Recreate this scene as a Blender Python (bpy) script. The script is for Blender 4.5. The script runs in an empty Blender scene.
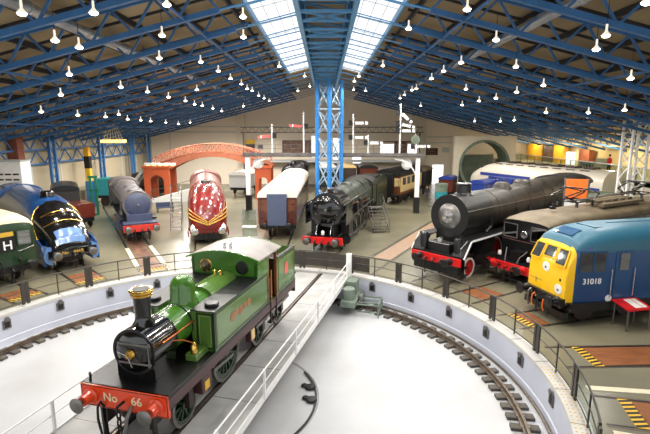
import bpy, math, random
from mathutils import Vector, Matrix
random.seed(7)
SC = bpy.context.scene
COL = SC.collection
PI = math.pi
R = math.radians
CX, CY = -3.6, 14.1          # turntable centre; z = 0 is the hall floor and rail level
SPIN = R(75)                 # direction of the turntable bridge

# ------------------------------------------------------------------ materials
def lin(c):
    return tuple(((x/255.0)/12.92 if x/255.0 <= 0.04045 else ((x/255.0+0.055)/1.055)**2.4) for x in c) + (1.0,)

MATS = {}
def mk(name, rgb, rough=0.5, metal=0.0, var=0.12, scale=4.0, bump=0.0, coat=0.0, rgb2=None, detail=6, stretch=None):
    m = bpy.data.materials.new(name); m.use_nodes = True
    nt = m.node_tree; b = nt.nodes['Principled BSDF']
    c = lin(rgb)
    tc = nt.nodes.new('ShaderNodeTexCoord')
    src = tc.outputs['Object']
    if stretch:
        mp = nt.nodes.new('ShaderNodeMapping'); mp.inputs['Scale'].default_value = stretch
        nt.links.new(src, mp.inputs['Vector']); src = mp.outputs['Vector']
    nz = nt.nodes.new('ShaderNodeTexNoise'); nz.inputs['Scale'].default_value = scale; nz.inputs['Detail'].default_value = detail
    nt.links.new(src, nz.inputs['Vector'])
    rp = nt.nodes.new('ShaderNodeValToRGB')
    rp.color_ramp.elements[0].position = 0.3; rp.color_ramp.elements[1].position = 0.72
    lo = lin(rgb2) if rgb2 else tuple(x*(1-var) for x in c[:3])+(1,)
    hi = c if rgb2 else tuple(min(1, x*(1+var)) for x in c[:3])+(1,)
    rp.color_ramp.elements[0].color = lo; rp.color_ramp.elements[1].color = hi
    nt.links.new(nz.outputs['Fac'], rp.inputs['Fac'])
    nt.links.new(rp.outputs['Color'], b.inputs['Base Color'])
    b.inputs['Roughness'].default_value = rough; b.inputs['Metallic'].default_value = metal
    if coat: b.inputs['Coat Weight'].default_value = coat; b.inputs['Coat Roughness'].default_value = 0.06
    if bump:
        bp = nt.nodes.new('ShaderNodeBump'); bp.inputs['Strength'].default_value = bump; bp.inputs['Distance'].default_value = 0.02
        nt.links.new(nz.outputs['Fac'], bp.inputs['Height']); nt.links.new(bp.outputs['Normal'], b.inputs['Normal'])
    MATS[name] = m
    return m

def emit(name, rgb, strength):
    m = bpy.data.materials.new(name); m.use_nodes = True
    b = m.node_tree.nodes['Principled BSDF']
    b.inputs['Base Color'].default_value = lin(rgb)
    b.inputs['Emission Color'].default_value = lin(rgb); b.inputs['Emission Strength'].default_value = strength
    MATS[name] = m
    return m

def bricks(name, c1, c2, mortar, scale, rough=0.8, bw=0.5, rh=0.25, ms=0.015, off=0.5):
    m = bpy.data.materials.new(name); m.use_nodes = True
    nt = m.node_tree; b = nt.nodes['Principled BSDF']
    tc = nt.nodes.new('ShaderNodeTexCoord'); mp = nt.nodes.new('ShaderNodeMapping')
    nt.links.new(tc.outputs['Object'], mp.inputs['Vector'])
    br = nt.nodes.new('ShaderNodeTexBrick'); br.offset = off
    br.inputs['Color1'].default_value = lin(c1); br.inputs['Color2'].default_value = lin(c2); br.inputs['Mortar'].default_value = lin(mortar)
    br.inputs['Scale'].default_value = scale; br.inputs['Brick Width'].default_value = bw; br.inputs['Row Height'].default_value = rh; br.inputs['Mortar Size'].default_value = ms
    nt.links.new(mp.outputs['Vector'], br.inputs['Vector']); nt.links.new(br.outputs['Color'], b.inputs['Base Color'])
    b.inputs['Roughness'].default_value = rough
    MATS[name] = m; m['map'] = mp.name
    return m

mk('floor_right', (138,132,108), .27, var=.10, scale=.3, rgb2=(116,113,96))
mk('crest_tone', (158,108,66), .4, var=.2)
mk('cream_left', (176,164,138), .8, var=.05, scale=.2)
mk('pit_white', (204,206,210), .45, scale=.5, rgb2=(186,187,188), detail=9)
mk('pit_wall', (206,210,224), .5, scale=.6, rgb2=(190,194,208))
mk('coping', (208,207,204), .6, scale=1.2, rgb2=(190,188,184))
mk('deck_white', (186,186,184), .5, scale=1.1, rgb2=(154,154,152), detail=10)
mk('white_paint', (236,236,234), .4, var=.04)
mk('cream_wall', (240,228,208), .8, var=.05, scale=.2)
mk('cream_paint', (222,212,190), .6, var=.05)
mk('grey_wall', (196,198,196), .8, var=.05, scale=.3)
mk('ceiling_tan', (170,150,116), .9, scale=.35, rgb2=(132,114,84))
mk('purlin_dark', (48,46,48), .6)
mk('truss_blue', (56,108,160), .45, var=.15, scale=1.5)
mk('pillar_blue', (58,140,214), .38, var=.08, scale=1.5)
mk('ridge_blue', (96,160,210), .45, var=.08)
mk('brace_pale', (170,194,216), .45, var=.06)
mk('ridge_grey', (112,112,116), .6)
mk('duct_silver', (190,192,194), .35, .7)
mk('steel', (126,124,120), .35, .85, var=.2)
mk('steel_bright', (205,205,205), .22, .95, var=.1)
mk('rail_steel', (116,104,92), .4, .7, var=.25, scale=8)
mk('rail_cream', (222,212,184), .5, var=.08)
mk('sleeper', (104,98,90), .8, scale=7, rgb2=(74,70,66))
mk('railing', (66,62,56), .45, .3, var=.15)
mk('black_gloss', (14,14,16), .14, var=.2, coat=.6)
mk('black_satin', (20,20,22), .34, var=.25)
mk('black_matt', (13,13,14), .45, var=.3)
mk('soot', (36,34,31), .6, scale=2.2, rgb2=(26,25,24), detail=8)
mk('dusty_black', (62,55,45), .45, scale=1.6, rgb2=(26,24,21), detail=8)
mk('green_engine', (66,118,34), .22, var=.06, coat=.5)
mk('green_tank', (92,126,58), .2, scale=1.0, rgb2=(78,112,48), coat=.5)
mk('green_dark', (24,50,26), .3, var=.1, coat=.3)
mk('green_line', (24,48,20), .3)
mk('lining', (140,152,92), .45, var=.05)
mk('brunswick', (44,54,36), .36, scale=2.0, rgb2=(27,34,24), coat=.1)
mk('cabroof', (170,163,158), .4, scale=1.2, rgb2=(134,128,124))
mk('plum', (70,42,42), .35, var=.15)
mk('plum_dark', (44,30,30), .4, var=.15)
mk('vermilion', (232,70,24), .28, var=.06, coat=.5)
mk('red_beam', (214,26,28), .32, var=.08, coat=.3)
mk('red_faded', (204,50,40), .5, var=.12)
mk('brass', (212,172,84), .2, .95, var=.1)
mk('copper', (196,112,64), .25, .9, var=.1)
mk('gold_paint', (214,172,66), .35, .3, var=.06)
mk('cream_letter', (238,222,180), .45, var=.03)
mk('wood_brown', (134,82,46), .45, scale=2, rgb2=(108,62,34), stretch=(1,8,1))
mk('garter_blue', (30,76,132), .26, scale=1.2, rgb2=(22,60,110), coat=.5)
mk('garter_light', (96,132,184), .2, var=.1, coat=.5)
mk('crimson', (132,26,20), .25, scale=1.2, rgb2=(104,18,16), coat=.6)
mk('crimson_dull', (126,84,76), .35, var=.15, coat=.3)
mk('grey_boiler', (116,110,108), .5, scale=1.6, rgb2=(84,80,80))
mk('slate_blue', (66,74,100), .45, var=.15)
mk('maroon', (96,40,30), .3, var=.1, coat=.4)
mk('coach_brown', (118,66,36), .3, var=.12, coat=.4)
mk('coach_cream', (226,198,138), .4, var=.06)
mk('roof_white', (240,234,220), .5, var=.04, scale=.6)
mk('gangway_blue', (76,86,112), .6, var=.08)
mk('rail_blue', (16,72,122), .26, scale=.6, rgb2=(12,60,106), coat=.3)
mk('rail_blue_lit', (50,106,128), .45, scale=.5, rgb2=(38,88,110))  # diesel's blue made lighter: light falling on the roof put into the colour
mk('yellow', (250,196,22), .32, var=.04, coat=.3)
mk('dark_roof', (126,112,88), .6, scale=1.1, rgb2=(92,80,62), detail=8)
mk('glass_dark', (58,64,66), .06, var=.2, coat=.5)
mk('glass_blue', (64,96,130), .08, var=.2, coat=.5)
mk('cream_roof', (222,206,168), .5, var=.06)
mk('turquoise', (42,142,152), .5, var=.15)
mk('bridge_red', (176,104,74), .6, scale=1.8, rgb2=(150,84,60))
mk('orange_red', (190,88,50), .5, var=.12)
mk('green_post', (22,112,82), .4)
mk('orange', (240,118,40), .5, var=.04)
mk('timber', (150,92,48), .6, scale=1.5, rgb2=(116,66,34), stretch=(1,6,1), detail=9)
mk('pink_floor', (160,130,106), .5, var=.1)
mk('hazard_yellow', (226,180,44), .5)
mk('hazard_black', (24,24,24), .5)
mk('sign_dark', (58,42,38), .5, var=.2)
mk('photo_brown', (150,112,88), .5, scale=2.2, rgb2=(70,48,40))
mk('skin', (206,160,132), .55, var=.05)
mk('cloth_red', (204,46,30), .8)
mk('cloth_dark', (40,40,48), .8)
mk('hair', (52,38,28), .7)
mk('brick', (142,84,64), .8, scale=6, rgb2=(112,62,48))
mk('bullet_white', (214,206,190), .3, var=.03, coat=.3)
mk('bullet_blue', (40,62,140), .3, var=.05, coat=.3)
mk('gallery_yellow', (236,178,36), .6, scale=.8, rgb2=(220,158,24))
mk('gallery_wall', (226,202,150), .8, var=.06)
mk('sign_red', (206,30,34), .4)
mk('paper', (236,234,226), .6)
mk('machine_green', (128,142,128), .45, scale=2, rgb2=(100,114,104))
mk('lamp_white', (232,228,220), .4, var=.03)
mk('signal_red', (222,100,96), .45)
mk('portal_ring', (126,140,122), .5, scale=1, rgb2=(96,108,94))
mk('pipe_black', (30,28,26), .4)
emit('lamp_glow', (255,246,226), 14.0)
emit('lamp_shell', (255,244,224), .7)
emit('daylight_panel', (252,252,255), 1.6)
emit('lamp_warm', (255,214,120), 2.2)

def glass(name, rgb, mix):
    m = bpy.data.materials.new(name); m.use_nodes = True
    nt = m.node_tree; out = nt.nodes['Material Output']; nt.nodes.remove(nt.nodes['Principled BSDF'])
    t = nt.nodes.new('ShaderNodeBsdfTransparent'); t.inputs['Color'].default_value = lin(rgb)
    g = nt.nodes.new('ShaderNodeBsdfTranslucent'); g.inputs['Color'].default_value = lin(rgb)
    s = nt.nodes.new('ShaderNodeMixShader'); s.inputs[0].default_value = mix
    nt.links.new(t.outputs[0], s.inputs[1]); nt.links.new(g.outputs[0], s.inputs[2])
    nt.links.new(s.outputs[0], out.inputs['Surface']); MATS[name] = m
def clear(name, rgb, mix):
    m = bpy.data.materials.new(name); m.use_nodes = True
    nt = m.node_tree; out = nt.nodes['Material Output']; nt.nodes.remove(nt.nodes['Principled BSDF'])
    t = nt.nodes.new('ShaderNodeBsdfTransparent'); t.inputs['Color'].default_value = lin(rgb)
    g = nt.nodes.new('ShaderNodeBsdfGlossy'); g.inputs['Roughness'].default_value = .05
    s = nt.nodes.new('ShaderNodeMixShader'); s.inputs[0].default_value = mix
    nt.links.new(t.outputs[0], s.inputs[1]); nt.links.new(g.outputs[0], s.inputs[2])
    nt.links.new(s.outputs[0], out.inputs['Surface']); MATS[name] = m
glass('skylight_glass', (250,252,255), .1)
clear('clear_glass', (222,232,228), .12)
clear('window_glass', (150,160,160), .3)

# ------------------------------------------------------------------ mesh builder
class MB:
    def __init__(s): s.v = []; s.f = []; s.m = []
    def add(s, vs, fs, m=0):
        o = len(s.v); s.v += [tuple(p) for p in vs]
        for i, f in enumerate(fs):
            s.f.append([k+o for k in f]); s.m.append(m if isinstance(m, int) else m[i])
        return s
    def hexa(s, p, m=0):
        return s.add(p, [(0,3,2,1),(4,5,6,7),(0,1,5,4),(1,2,6,5),(2,3,7,6),(3,0,4,7)], m)
    def box(s, x0, x1, y0, y1, z0, z1, m=0):
        x0, x1 = min(x0,x1), max(x0,x1); y0, y1 = min(y0,y1), max(y0,y1); z0, z1 = min(z0,z1), max(z0,z1)
        return s.hexa([(x0,y0,z0),(x1,y0,z0),(x1,y1,z0),(x0,y1,z0),(x0,y0,z1),(x1,y0,z1),(x1,y1,z1),(x0,y1,z1)], m)
    def bar(s, p, q, w, h=None, m=0, up=(0,0,1)):
        h = h or w; p = Vector(p); q = Vector(q); d = (q-p).normalized(); up = Vector(up)
        if abs(d.dot(up)) > .98: up = Vector((1,0,0)) if abs(d.x) < .9 else Vector((0,1,0))
        a = d.cross(up).normalized(); b = a.cross(d).normalized()
        a *= w/2; b *= h/2
        return s.hexa([p-a-b, p+a-b, q+a-b, q-a-b, p-a+b, p+a+b, q+a+b, q-a+b], m)
    def loft(s, rings, m=0, cap=True, closed=True, mf=None):
        n = len(rings[0]); o = len(s.v)
        for r in rings: s.v += [tuple(p) for p in r]
        for i in range(len(rings)-1):
            for j in range(n if closed else n-1):
                k = (j+1) % n
                f = [o+i*n+j, o+i*n+k, o+(i+1)*n+k, o+(i+1)*n+j]
                s.f.append(f)
                if mf:
                    c = sum((Vector(s.v[t]) for t in f), Vector())/4; s.m.append(mf(c))
                else: s.m.append(m)
        if cap and closed:
            for i, rev in ((0, True), (len(rings)-1, False)):
                f = [o+i*n+j for j in range(n)]
                if rev: f = f[::-1]
                s.f.append(f)
                if mf:
                    c = sum((Vector(s.v[t]) for t in f), Vector())/n; s.m.append(mf(c))
                else: s.m.append(m)
        return s
    def frame(s, d):
        d = Vector(d).normalized(); u = Vector((0,0,1)) if abs(d.z) < .95 else Vector((1,0,0))
        a = d.cross(u).normalized(); return d, a, d.cross(a).normalized()
    def lathe(s, prof, o, d, n=24, m=0, mf=None):
        """prof: (radius, distance along d)"""
        d, a, b = s.frame(d); o = Vector(o)
        rings = [[o + d*t + (a*math.cos(2*PI*k/n) + b*math.sin(2*PI*k/n))*max(r, .0004) for k in range(n)] for r, t in prof]
        return s.loft(rings, m, mf=mf)
    def cyl(s, p, q, r0, r1=None, n=20, m=0):
        p = Vector(p); q = Vector(q); r1 = r0 if r1 is None else r1
        return s.lathe([(r0, 0), (r1, (q-p).length)], p, q-p, n, m)
    def tube(s, pts, r, n=8, m=0):
        pts = [Vector(p) for p in pts]; rings = []; prev = None
        for i, p in enumerate(pts):
            d = (pts[min(i+1, len(pts)-1)] - pts[max(i-1, 0)]).normalized()
            if prev is None: _, a, b = s.frame(d)
            else:
                a = (prev - d*prev.dot(d)).normalized(); b = d.cross(a)
            prev = a
            rings.append([p + (a*math.cos(2*PI*k/n) + b*math.sin(2*PI*k/n))*r for k in range(n)])
        return s.loft(rings, m)
    def ball(s, c, rx, ry=None, rz=None, n=16, m=0):
        ry = ry or rx; rz = rz or rx; rings = []
        for i in range(1, 10):
            t = PI*i/10 ; rings.append([(c[0]+rx*math.sin(t)*math.cos(2*PI*k/n), c[1]+ry*math.sin(t)*math.sin(2*PI*k/n), c[2]-rz*math.cos(t)) for k in range(n)])
        return s.loft(rings, m)
    def prism(s, poly, axis, a, b, m=0):
        """poly of 2-D points extruded along axis from a to b"""
        def P(u, v, t): return (t,u,v) if axis == 'x' else (u,t,v) if axis == 'y' else (u,v,t)
        return s.loft([[P(u,v,a) for u, v in poly], [P(u,v,b) for u, v in poly]], m)
    def pieces(s, name, mats, parent=None, per=1, **kw):
        """every primitive (or every per-th run of them) becomes a part of its own"""
        lo = 0; groups = []; used = 0
        comp = list(range(len(s.v)))
        def find(i):
            while comp[i] != i: comp[i] = comp[comp[i]]; i = comp[i]
            return i
        for f in s.f:
            for k in f[1:]: comp[find(k)] = find(f[0])
        order = {}
        for f, m in zip(s.f, s.m): order.setdefault(find(f[0]), []).append((f, m))
        ks = list(order); out = []
        for i in range(0, len(ks), per):
            b = MB(); mp = {}
            for k in ks[i:i+per]:
                for f, m in order[k]:
                    for v in f:
                        if v not in mp: mp[v] = len(b.v); b.v.append(s.v[v])
                    b.f.append([mp[v] for v in f]); b.m.append(m)
            out.append(b.build(name, mats, parent, **kw))
        return out
    def build(s, name, mats, parent=None, ang=35, loc=None, bevel=0):
        me = bpy.data.meshes.new(name); me.from_pydata(s.v, [], s.f)
        for mt in (mats if isinstance(mats, (list, tuple)) else [mats]): me.materials.append(MATS[mt])
        me.polygons.foreach_set('material_index', s.m)
        me.update()
        import bmesh
        bm = bmesh.new(); bm.from_mesh(me); bmesh.ops.recalc_face_normals(bm, faces=bm.faces); bm.to_mesh(me); bm.free()
        me.polygons.foreach_set('use_smooth', [True]*len(me.polygons)); me.set_sharp_from_angle(angle=R(ang))
        o = bpy.data.objects.new(name, me); COL.objects.link(o)
        if parent: o.parent = parent
        if loc: o.location = loc
        if bevel:
            bv = o.modifiers.new('bevel', 'BEVEL'); bv.width = bevel; bv.segments = 2; bv.limit_method = 'ANGLE'; bv.angle_limit = R(40)
        return o

def tag(o, label, cat, group=None, kind=None):
    o['label'] = label; o['category'] = cat
    if group: o['group'] = group
    if kind: o['kind'] = kind
    return o
def T(name, label, cat, loc=(0,0,0), rz=0, group=None):
    o = bpy.data.objects.new(name, None); COL.objects.link(o); o.location = loc; o.rotation_euler = (0,0,rz); o.empty_display_size = .2
    return tag(o, label, cat, group)
def S(o):
    o['kind'] = 'structure'; return o
def dup(o, parent=None, loc=None, rz=None):
    c = o.copy(); COL.objects.link(c)
    if parent: c.parent = parent
    if loc is not None: c.location = loc
    if rz is not None: c.rotation_euler = (0,0,rz)
    for ch in list(o.children): dup(ch, c)
    return c
ONES = ['first','second','third','fourth','fifth','sixth','seventh','eighth','ninth','tenth','eleventh','twelfth','thirteenth','fourteenth','fifteenth','sixteenth','seventeenth','eighteenth','nineteenth']
TENS = ['twenty','thirty','forty','fifty','sixty','seventy','eighty']
def nth(i):
    if i < 19: return ONES[i]
    t, u = divmod(i+1, 10)
    return (TENS[t-2][:-1]+'ieth') if u == 0 else TENS[t-2]+'-'+ONES[u-1]
def text(s, size, mat, parent, name, pos, xdir, up, depth=.008, align='CENTER'):
    """flat lettering lying in the plane of xdir and up"""
    cu = bpy.data.curves.new(name, 'FONT'); cu.body = s; cu.size = size; cu.extrude = depth; cu.align_x = align; cu.align_y = 'CENTER'; cu.offset = size*.012
    to = bpy.data.objects.new(name, cu); COL.objects.link(to)
    bpy.context.view_layer.update()
    me = bpy.data.meshes.new_from_object(to.evaluated_get(bpy.context.evaluated_depsgraph_get()))
    bpy.data.objects.remove(to); me.materials.clear(); me.materials.append(MATS[mat])
    o = bpy.data.objects.new(name, me); COL.objects.link(o); o.parent = parent
    x = Vector(xdir).normalized(); u = Vector(up).normalized(); z = x.cross(u)
    o.matrix_local = Matrix.Translation(pos) @ Matrix((x, u, z)).transposed().to_4x4()
    return o

CAM_F, CAM_P, CAM_H = 460.0, math.atan((217-131.8)/460.0), 7.5
def unproject(px, py):
    x = (px-325)/CAM_F; y = (217-py)/CAM_F; c, s = math.cos(CAM_P), math.sin(CAM_P)
    return Vector((x, c+y*s, -s+y*c))
def seen(X, Y, Z, m=12):
    z = Z-CAM_H; c, s = math.cos(CAM_P), math.sin(CAM_P); d = Y*c-z*s; u = z*c+Y*s
    if d < .5: return False
    return -m < 325+CAM_F*X/d < 650+m and -m < 217-CAM_F*u/d < 434+m
def polar(r, deg): return (CX+r*math.cos(R(deg)), CY+r*math.sin(R(deg)))
# ------------------------------------------------------------------ hall shell
HX, YE, YN = 29.0, 67.0, -6.0
PR, PD, RR = 10.56, 1.3, 10.5       # pit rim radius, depth, foot radius
def roof_z(x): return 14.2 - .25*abs(x)
def chord_z(x): return 12.9 - .25*abs(x)

# floor with round hole
b = MB(); N = 128
ring = [(CX+PR*math.cos(2*PI*k/N), CY+PR*math.sin(2*PI*k/N)) for k in range(N)]
def edge(k):
    a = 2*PI*k/N; dx, dy = math.cos(a), math.sin(a)
    ts = []
    if dx > 1e-6: ts.append((HX+1-CX)/dx)
    if dx < -1e-6: ts.append((-HX-1-CX)/dx)
    if dy > 1e-6: ts.append((YE+1-CY)/dy)
    if dy < -1e-6: ts.append((YN-CY)/dy)
    t = min(ts); return (CX+dx*t, CY+dy*t)
out = [edge(k) for k in range(N)]
b.loft([[(x,y,0) for x,y in ring], [(x,y,0) for x,y in out], [(x,y,-.25) for x,y in out], [(x,y,-.25) for x,y in ring]], cap=False)
# the four corners left between the last rays
for sx in (-1, 1):
    for sy, yy in ((1, YE+1), (-1, YN)):
        c = (sx*(HX+1), yy)
        ks = [k for k in range(N) if (out[k][0] == c[0] or abs(out[k][0]-c[0]) < 1e-3)]
        kx = min(ks, key=lambda k: abs(out[k][1]-yy)); ky = min((k for k in range(N) if abs(out[k][1]-yy) < 1e-3), key=lambda k: abs(out[k][0]-c[0]))
        b.add([(out[kx][0],out[kx][1],0),(c[0],c[1],0),(out[ky][0],out[ky][1],0)], [(0,1,2)])
floor = S(b.build('floor', 'floor_right'))

# pit: wall, floor, coping
b = MB(); N = 160
def circ(r, z): return [(CX+r*math.cos(2*PI*k/N), CY+r*math.sin(2*PI*k/N), z) for k in range(N)]
b.loft([circ(PR,-.02), circ(PR-.02,-PD+.28), circ(RR,-PD+.25), circ(RR,-PD)], cap=False)
S(b.build('wall_pit', 'pit_wall'))
b = MB(); b.loft([circ(PR+.02,-PD), circ(3.4,-PD), circ(3.36,-PD-.04)], cap=False); b.add(circ(3.36,-PD-.04), [list(range(N))])
S(b.build('floor_pit', 'pit_white'))
b = MB(); b.loft([circ(PR-.03,-.10), circ(PR-.03,.03), circ(PR+.46,.03), circ(PR+.46,.001)], cap=False)
S(b.build('trim_1', 'coping'))
# joints across the coping
b = MB()
for k in range(40):
    a = R(k*9); d = Vector((math.cos(a), math.sin(a), 0)); c = Vector((CX,CY,.032))
    b.bar(c+d*(PR-.02), c+d*(PR+.44), .03, .006)
S(b.build('trim_2', 'steel'))

# end wall (gable) with opening for the bright doorway
b = MB()
def gable(x): return roof_z(x)
door = (15.6, 17.2, 2.8)
def wallq(x0, x1, z0a, z0b, z1a, z1b, y=YE):
    b.hexa([(x0,y,z0a),(x1,y,z0b),(x1,y+.3,z0b),(x0,y+.3,z0a),(x0,y,z1a),(x1,y,z1b),(x1,y+.3,z1b),(x0,y+.3,z1a)])
xs = [-HX, 0, door[0], door[1], HX]
for i in range(4):
    x0, x1 = xs[i], xs[i+1]; zb = door[2] if i == 2 else 0
    wallq(x0, x1, zb, zb, gable(x0), gable(x1))
S(b.build('wall_far', 'cream_wall'))
d = S(MB().box(door[0], door[1], YE+.2, YE+.28, 0, door[2]).build('door_1', 'daylight_panel'))
b = MB()
b.box(door[0]-.12,door[0],YE-.06,YE,0,door[2]+.12); b.box(door[1],door[1]+.12,YE-.06,YE,0,door[2]+.12); b.box(door[0],door[1],YE-.06,YE,door[2],door[2]+.12)
b.build('door_frame', 'white_paint', d)
for i, x in enumerate((-12.0, 13.9)):
    b = MB(); b.box(x-.55, x+.55, YE-.5, YE-.01, 0, gable(x)-1.2)
    S(b.build('trim_%d' % (i+7), 'cream_paint'))
b = MB(); b.box(-22,-12.6,YE-.06,YE,8.15,8.3); b.box(-22,-12.6,YE-.06,YE,7.4,7.55); b.box(14.6,24,YE-.06,YE,6.7,6.85); b.box(14.6,22,YE-.06,YE,5.9,6.0)
S(b.build('trim_3', 'grey_wall'))
# white-lit windows and brown panel high on the far wall
for i, (x0, x1, z0, z1) in enumerate(((8.0,9.9,4.1,5.75),(11.9,13.2,4.1,5.75),(-1.9,-.9,3.9,6.9),(1.2,2.6,3.6,6.6),(4.0,5.2,3.0,4.0))):
    w = S(MB().box(x0,x1,YE-.05,YE+.02,z0,z1).build('window_%d' % (i+3), 'daylight_panel'))
    b = MB(); t = .08
    b.box(x0-t,x1+t,YE-.09,YE,z0-t,z0); b.box(x0-t,x1+t,YE-.09,YE,z1,z1+t); b.box(x0-t,x0,YE-.09,YE,z0,z1); b.box(x1,x1+t,YE-.09,YE,z0,z1); b.box((x0+x1)/2-.03,(x0+x1)/2+.03,YE-.08,YE,z0,z1)
    b.build('window_frame', 'white_paint', w)
b = MB(); b.box(9.98,11.8,YE-.12,YE,4.0,6.0); b.box(7.9,13.3,YE-.14,YE,6.0,6.2)
tag(b.build('wall_panel', 'photo_brown'), 'brown wall panel between two bright windows on the far wall', 'panel')
b = MB()
pn = T('mural', 'large brown photographic mural on the far wall left of the blue pillar', 'picture', (-4.1,YE-.1,4.3))
MB().box(-1.95,1.95,0,.09,0,1.9).build('picture_panel', 'photo_brown', pn)
b = MB(); b.box(-2.05,2.05,-.02,.09,-.1,0); b.box(-2.05,2.05,-.02,.09,1.9,2.0); b.box(-2.05,-1.95,-.02,.09,0,1.9); b.box(1.95,2.05,-.02,.09,0,1.9); b.build('picture_frame', 'sign_dark', pn)
pn = T('notice_board', 'dark notice board on the far wall right of the cream pilaster', 'sign', (15.3,YE-.1,4.2))
MB().box(-.95,.95,0,.09,0,1.0).build('board_panel', 'sign_dark', pn)
b = MB()
for zz in (.2,.5,.8): b.box(-.7,.7,-.01,0,zz-.06,zz+.06)
b.build('lettering_band', 'photo_brown', pn)
tag(MB().box(-.5,.5,0,.09,0,.7).build('notice', 'grey_wall', loc=(17.4,YE-.1,4.6)), 'small grey notice on the far wall beside the dark notice board', 'sign')
pn = T('signal_cabin', 'narrow dark cabinet with a yellow top on the far wall near the left pilaster', 'cabinet', (-10.7,YE-.45,3.9))
MB().box(-.6,.6,0,.44,0,1.9).build('body', 'sign_dark', pn); MB().box(-.65,.65,-.05,.44,1.9,2.5).build('top_box', 'hazard_yellow', pn)
tag(MB().box(-.35,.35,0,.3,0,.6).build('wall_plate', 'grey_boiler', loc=(-9.3,YE-.3,5.1)), 'small grey plate on the far wall right of the yellow topped cabinet', 'sign')
b = MB(); b.box(-12,13.4,YE-2.2,YE,3.3,3.55)
S(b.build('trim_4', 'grey_wall'))

# left wall
LX = -25.0
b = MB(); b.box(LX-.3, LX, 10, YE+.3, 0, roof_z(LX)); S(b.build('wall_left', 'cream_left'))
b = MB()
for k in range(9): b.box(LX, LX+.04, 26+k*4.4, 26.12+k*4.4, 0, 7.2)
S(b.build('trim_5', 'grey_wall'))
# right wall, gallery floor, parapet
GX, GZ = 24.6, 3.7
b = MB(); b.box(HX, HX+.3, 10, YE+.3, 0, roof_z(HX)); S(b.build('wall_right', 'gallery_wall'))
b = MB(); b.box(GX, HX, 22, YE, GZ-.35, GZ); b.box(GX,GX+.2,22,YE,0,GZ-.35); S(b.build('floor_gallery', 'cream_paint'))

# ------------------------------------------------------------------ roof
b = MB()
def sheet(x0, x1, y0, y1, m=0, dz=0):
    b.hexa([(x0,y0,roof_z(x0)+dz),(x1,y0,roof_z(x1)+dz),(x1,y1,roof_z(x1)+dz),(x0,y1,roof_z(x0)+dz),
            (x0,y0,roof_z(x0)+.15+dz),(x1,y0,roof_z(x1)+.15+dz),(x1,y1,roof_z(x1)+.15+dz),(x0,y1,roof_z(x0)+.15+dz)], m)
SKY0, SKY1, SKYY = 1.3, 3.6, 49.0
for sg in (-1, 1):
    xa, xb, xc = sg*SKY0, sg*SKY1, sg*(HX+.3)
    lo, hi = min(xb,xc), max(xb,xc); sheet(lo, hi, YN, YE+.3)
    lo, hi = min(xa,xb), max(xa,xb); sheet(lo, hi, SKYY, YE+.3)
sheet(-SKY0, 0, YN, YE+.3); sheet(0, SKY0, YN, YE+.3)
ceil = S(b.build('ceiling', 'ceiling_tan'))
for sg in (-1, 1):
    for k in range(13):
        x = sg*(4.2+k*2.0)
        MB().box(x-.06, x+.06, YN, YE, roof_z(x)-.24, roof_z(x)-.02).build('purlin', 'purlin_dark', ceil)
for k in range(22):
    y = 6.6+k*2.75
    if y > 66: break
    c = MB()
    for sg in (-1, 1): c.bar((sg*3.9,y,roof_z(3.9)-.05),(sg*HX,y,roof_z(HX)-.05),.07,.12)
    c.build('rafter', 'purlin_dark', ceil)
for i, sg in enumerate((-1, 1)):
    b = MB(); lo, hi = sorted((sg*SKY0, sg*SKY1)); sheet(lo, hi, YN, SKYY, 0, .05)
    # a single thin pane sheet
    w = S(MB().add([(lo,YN,roof_z(lo)+.08),(hi,YN,roof_z(hi)+.08),(hi,SKYY,roof_z(hi)+.08),(lo,SKYY,roof_z(lo)+.08)],[(0,1,2,3)]).build('window_%d' % (i+1), 'skylight_glass'))
    c = MB()
    for k in range(16):
        y = 4+k*3.3
        if y < SKYY: c.bar((lo,y,roof_z(lo)+.05),(hi,y,roof_z(hi)+.05),.04,.05)
    for t in (.25,.5,.75):
        x = lo+(hi-lo)*t; c.bar((x,YN,roof_z(x)+.05),(x,SKYY,roof_z(x)+.05),.03,.04)
    c.build('glazing_bars', 'white_paint', w)
    c = MB()
    for x in (lo, hi): c.bar((x,YN,roof_z(x)-.1),(x,SKYY,roof_z(x)-.1),.1,.25)
    c.build('skylight_kerb', 'ridge_blue' , w)

# trusses: built once per side, copied along the hall
def make_truss(sg, i):
    t = T('roof_truss', 'x', 'roof truss', (0,0,0), 0, 'blue lattice trusses under the roof')
    x0, x1 = 3.9, (24.9 if sg < 0 else 28.8)
    MB().bar((sg*x0,0,chord_z(x0)),(sg*x1,0,chord_z(x1)),.17,.19).build('bottom_chord', 'truss_blue', t)
    MB().bar((sg*x0,0,chord_z(x0)+1.0),(sg*x1,0,chord_z(x1)+1.0),.11,.11).build('top_chord', 'truss_blue', t)
    MB().bar((sg*1.2,0,chord_z(1.2)+.9),(sg*3.9,0,chord_z(3.9)+.9),.05,.05).build('washed_out_tie', 'ridge_blue', t)  # truss carried on thin and pale, skylight glare put into its colour
    MB().bar((sg*1.2,0,chord_z(1.2)-.05),(sg*3.9,0,chord_z(3.9)),.05,.05).build('washed_out_tie', 'ridge_blue', t)
    n = 13 if sg < 0 else 15; st = (x1-x0)/n
    for k in range(n):
        a = x0+k*st; c = a+st/2; e = a+st
        MB().bar((sg*a,0,chord_z(a)),(sg*c,0,chord_z(c)+1.0),.08,.08).build('web_member', 'truss_blue', t)
        MB().bar((sg*c,0,chord_z(c)+1.0),(sg*e,0,chord_z(e)),.08,.08).build('web_member', 'truss_blue', t)
    return t
YT = [11.5+3.3*k for k in range(17)]
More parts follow.
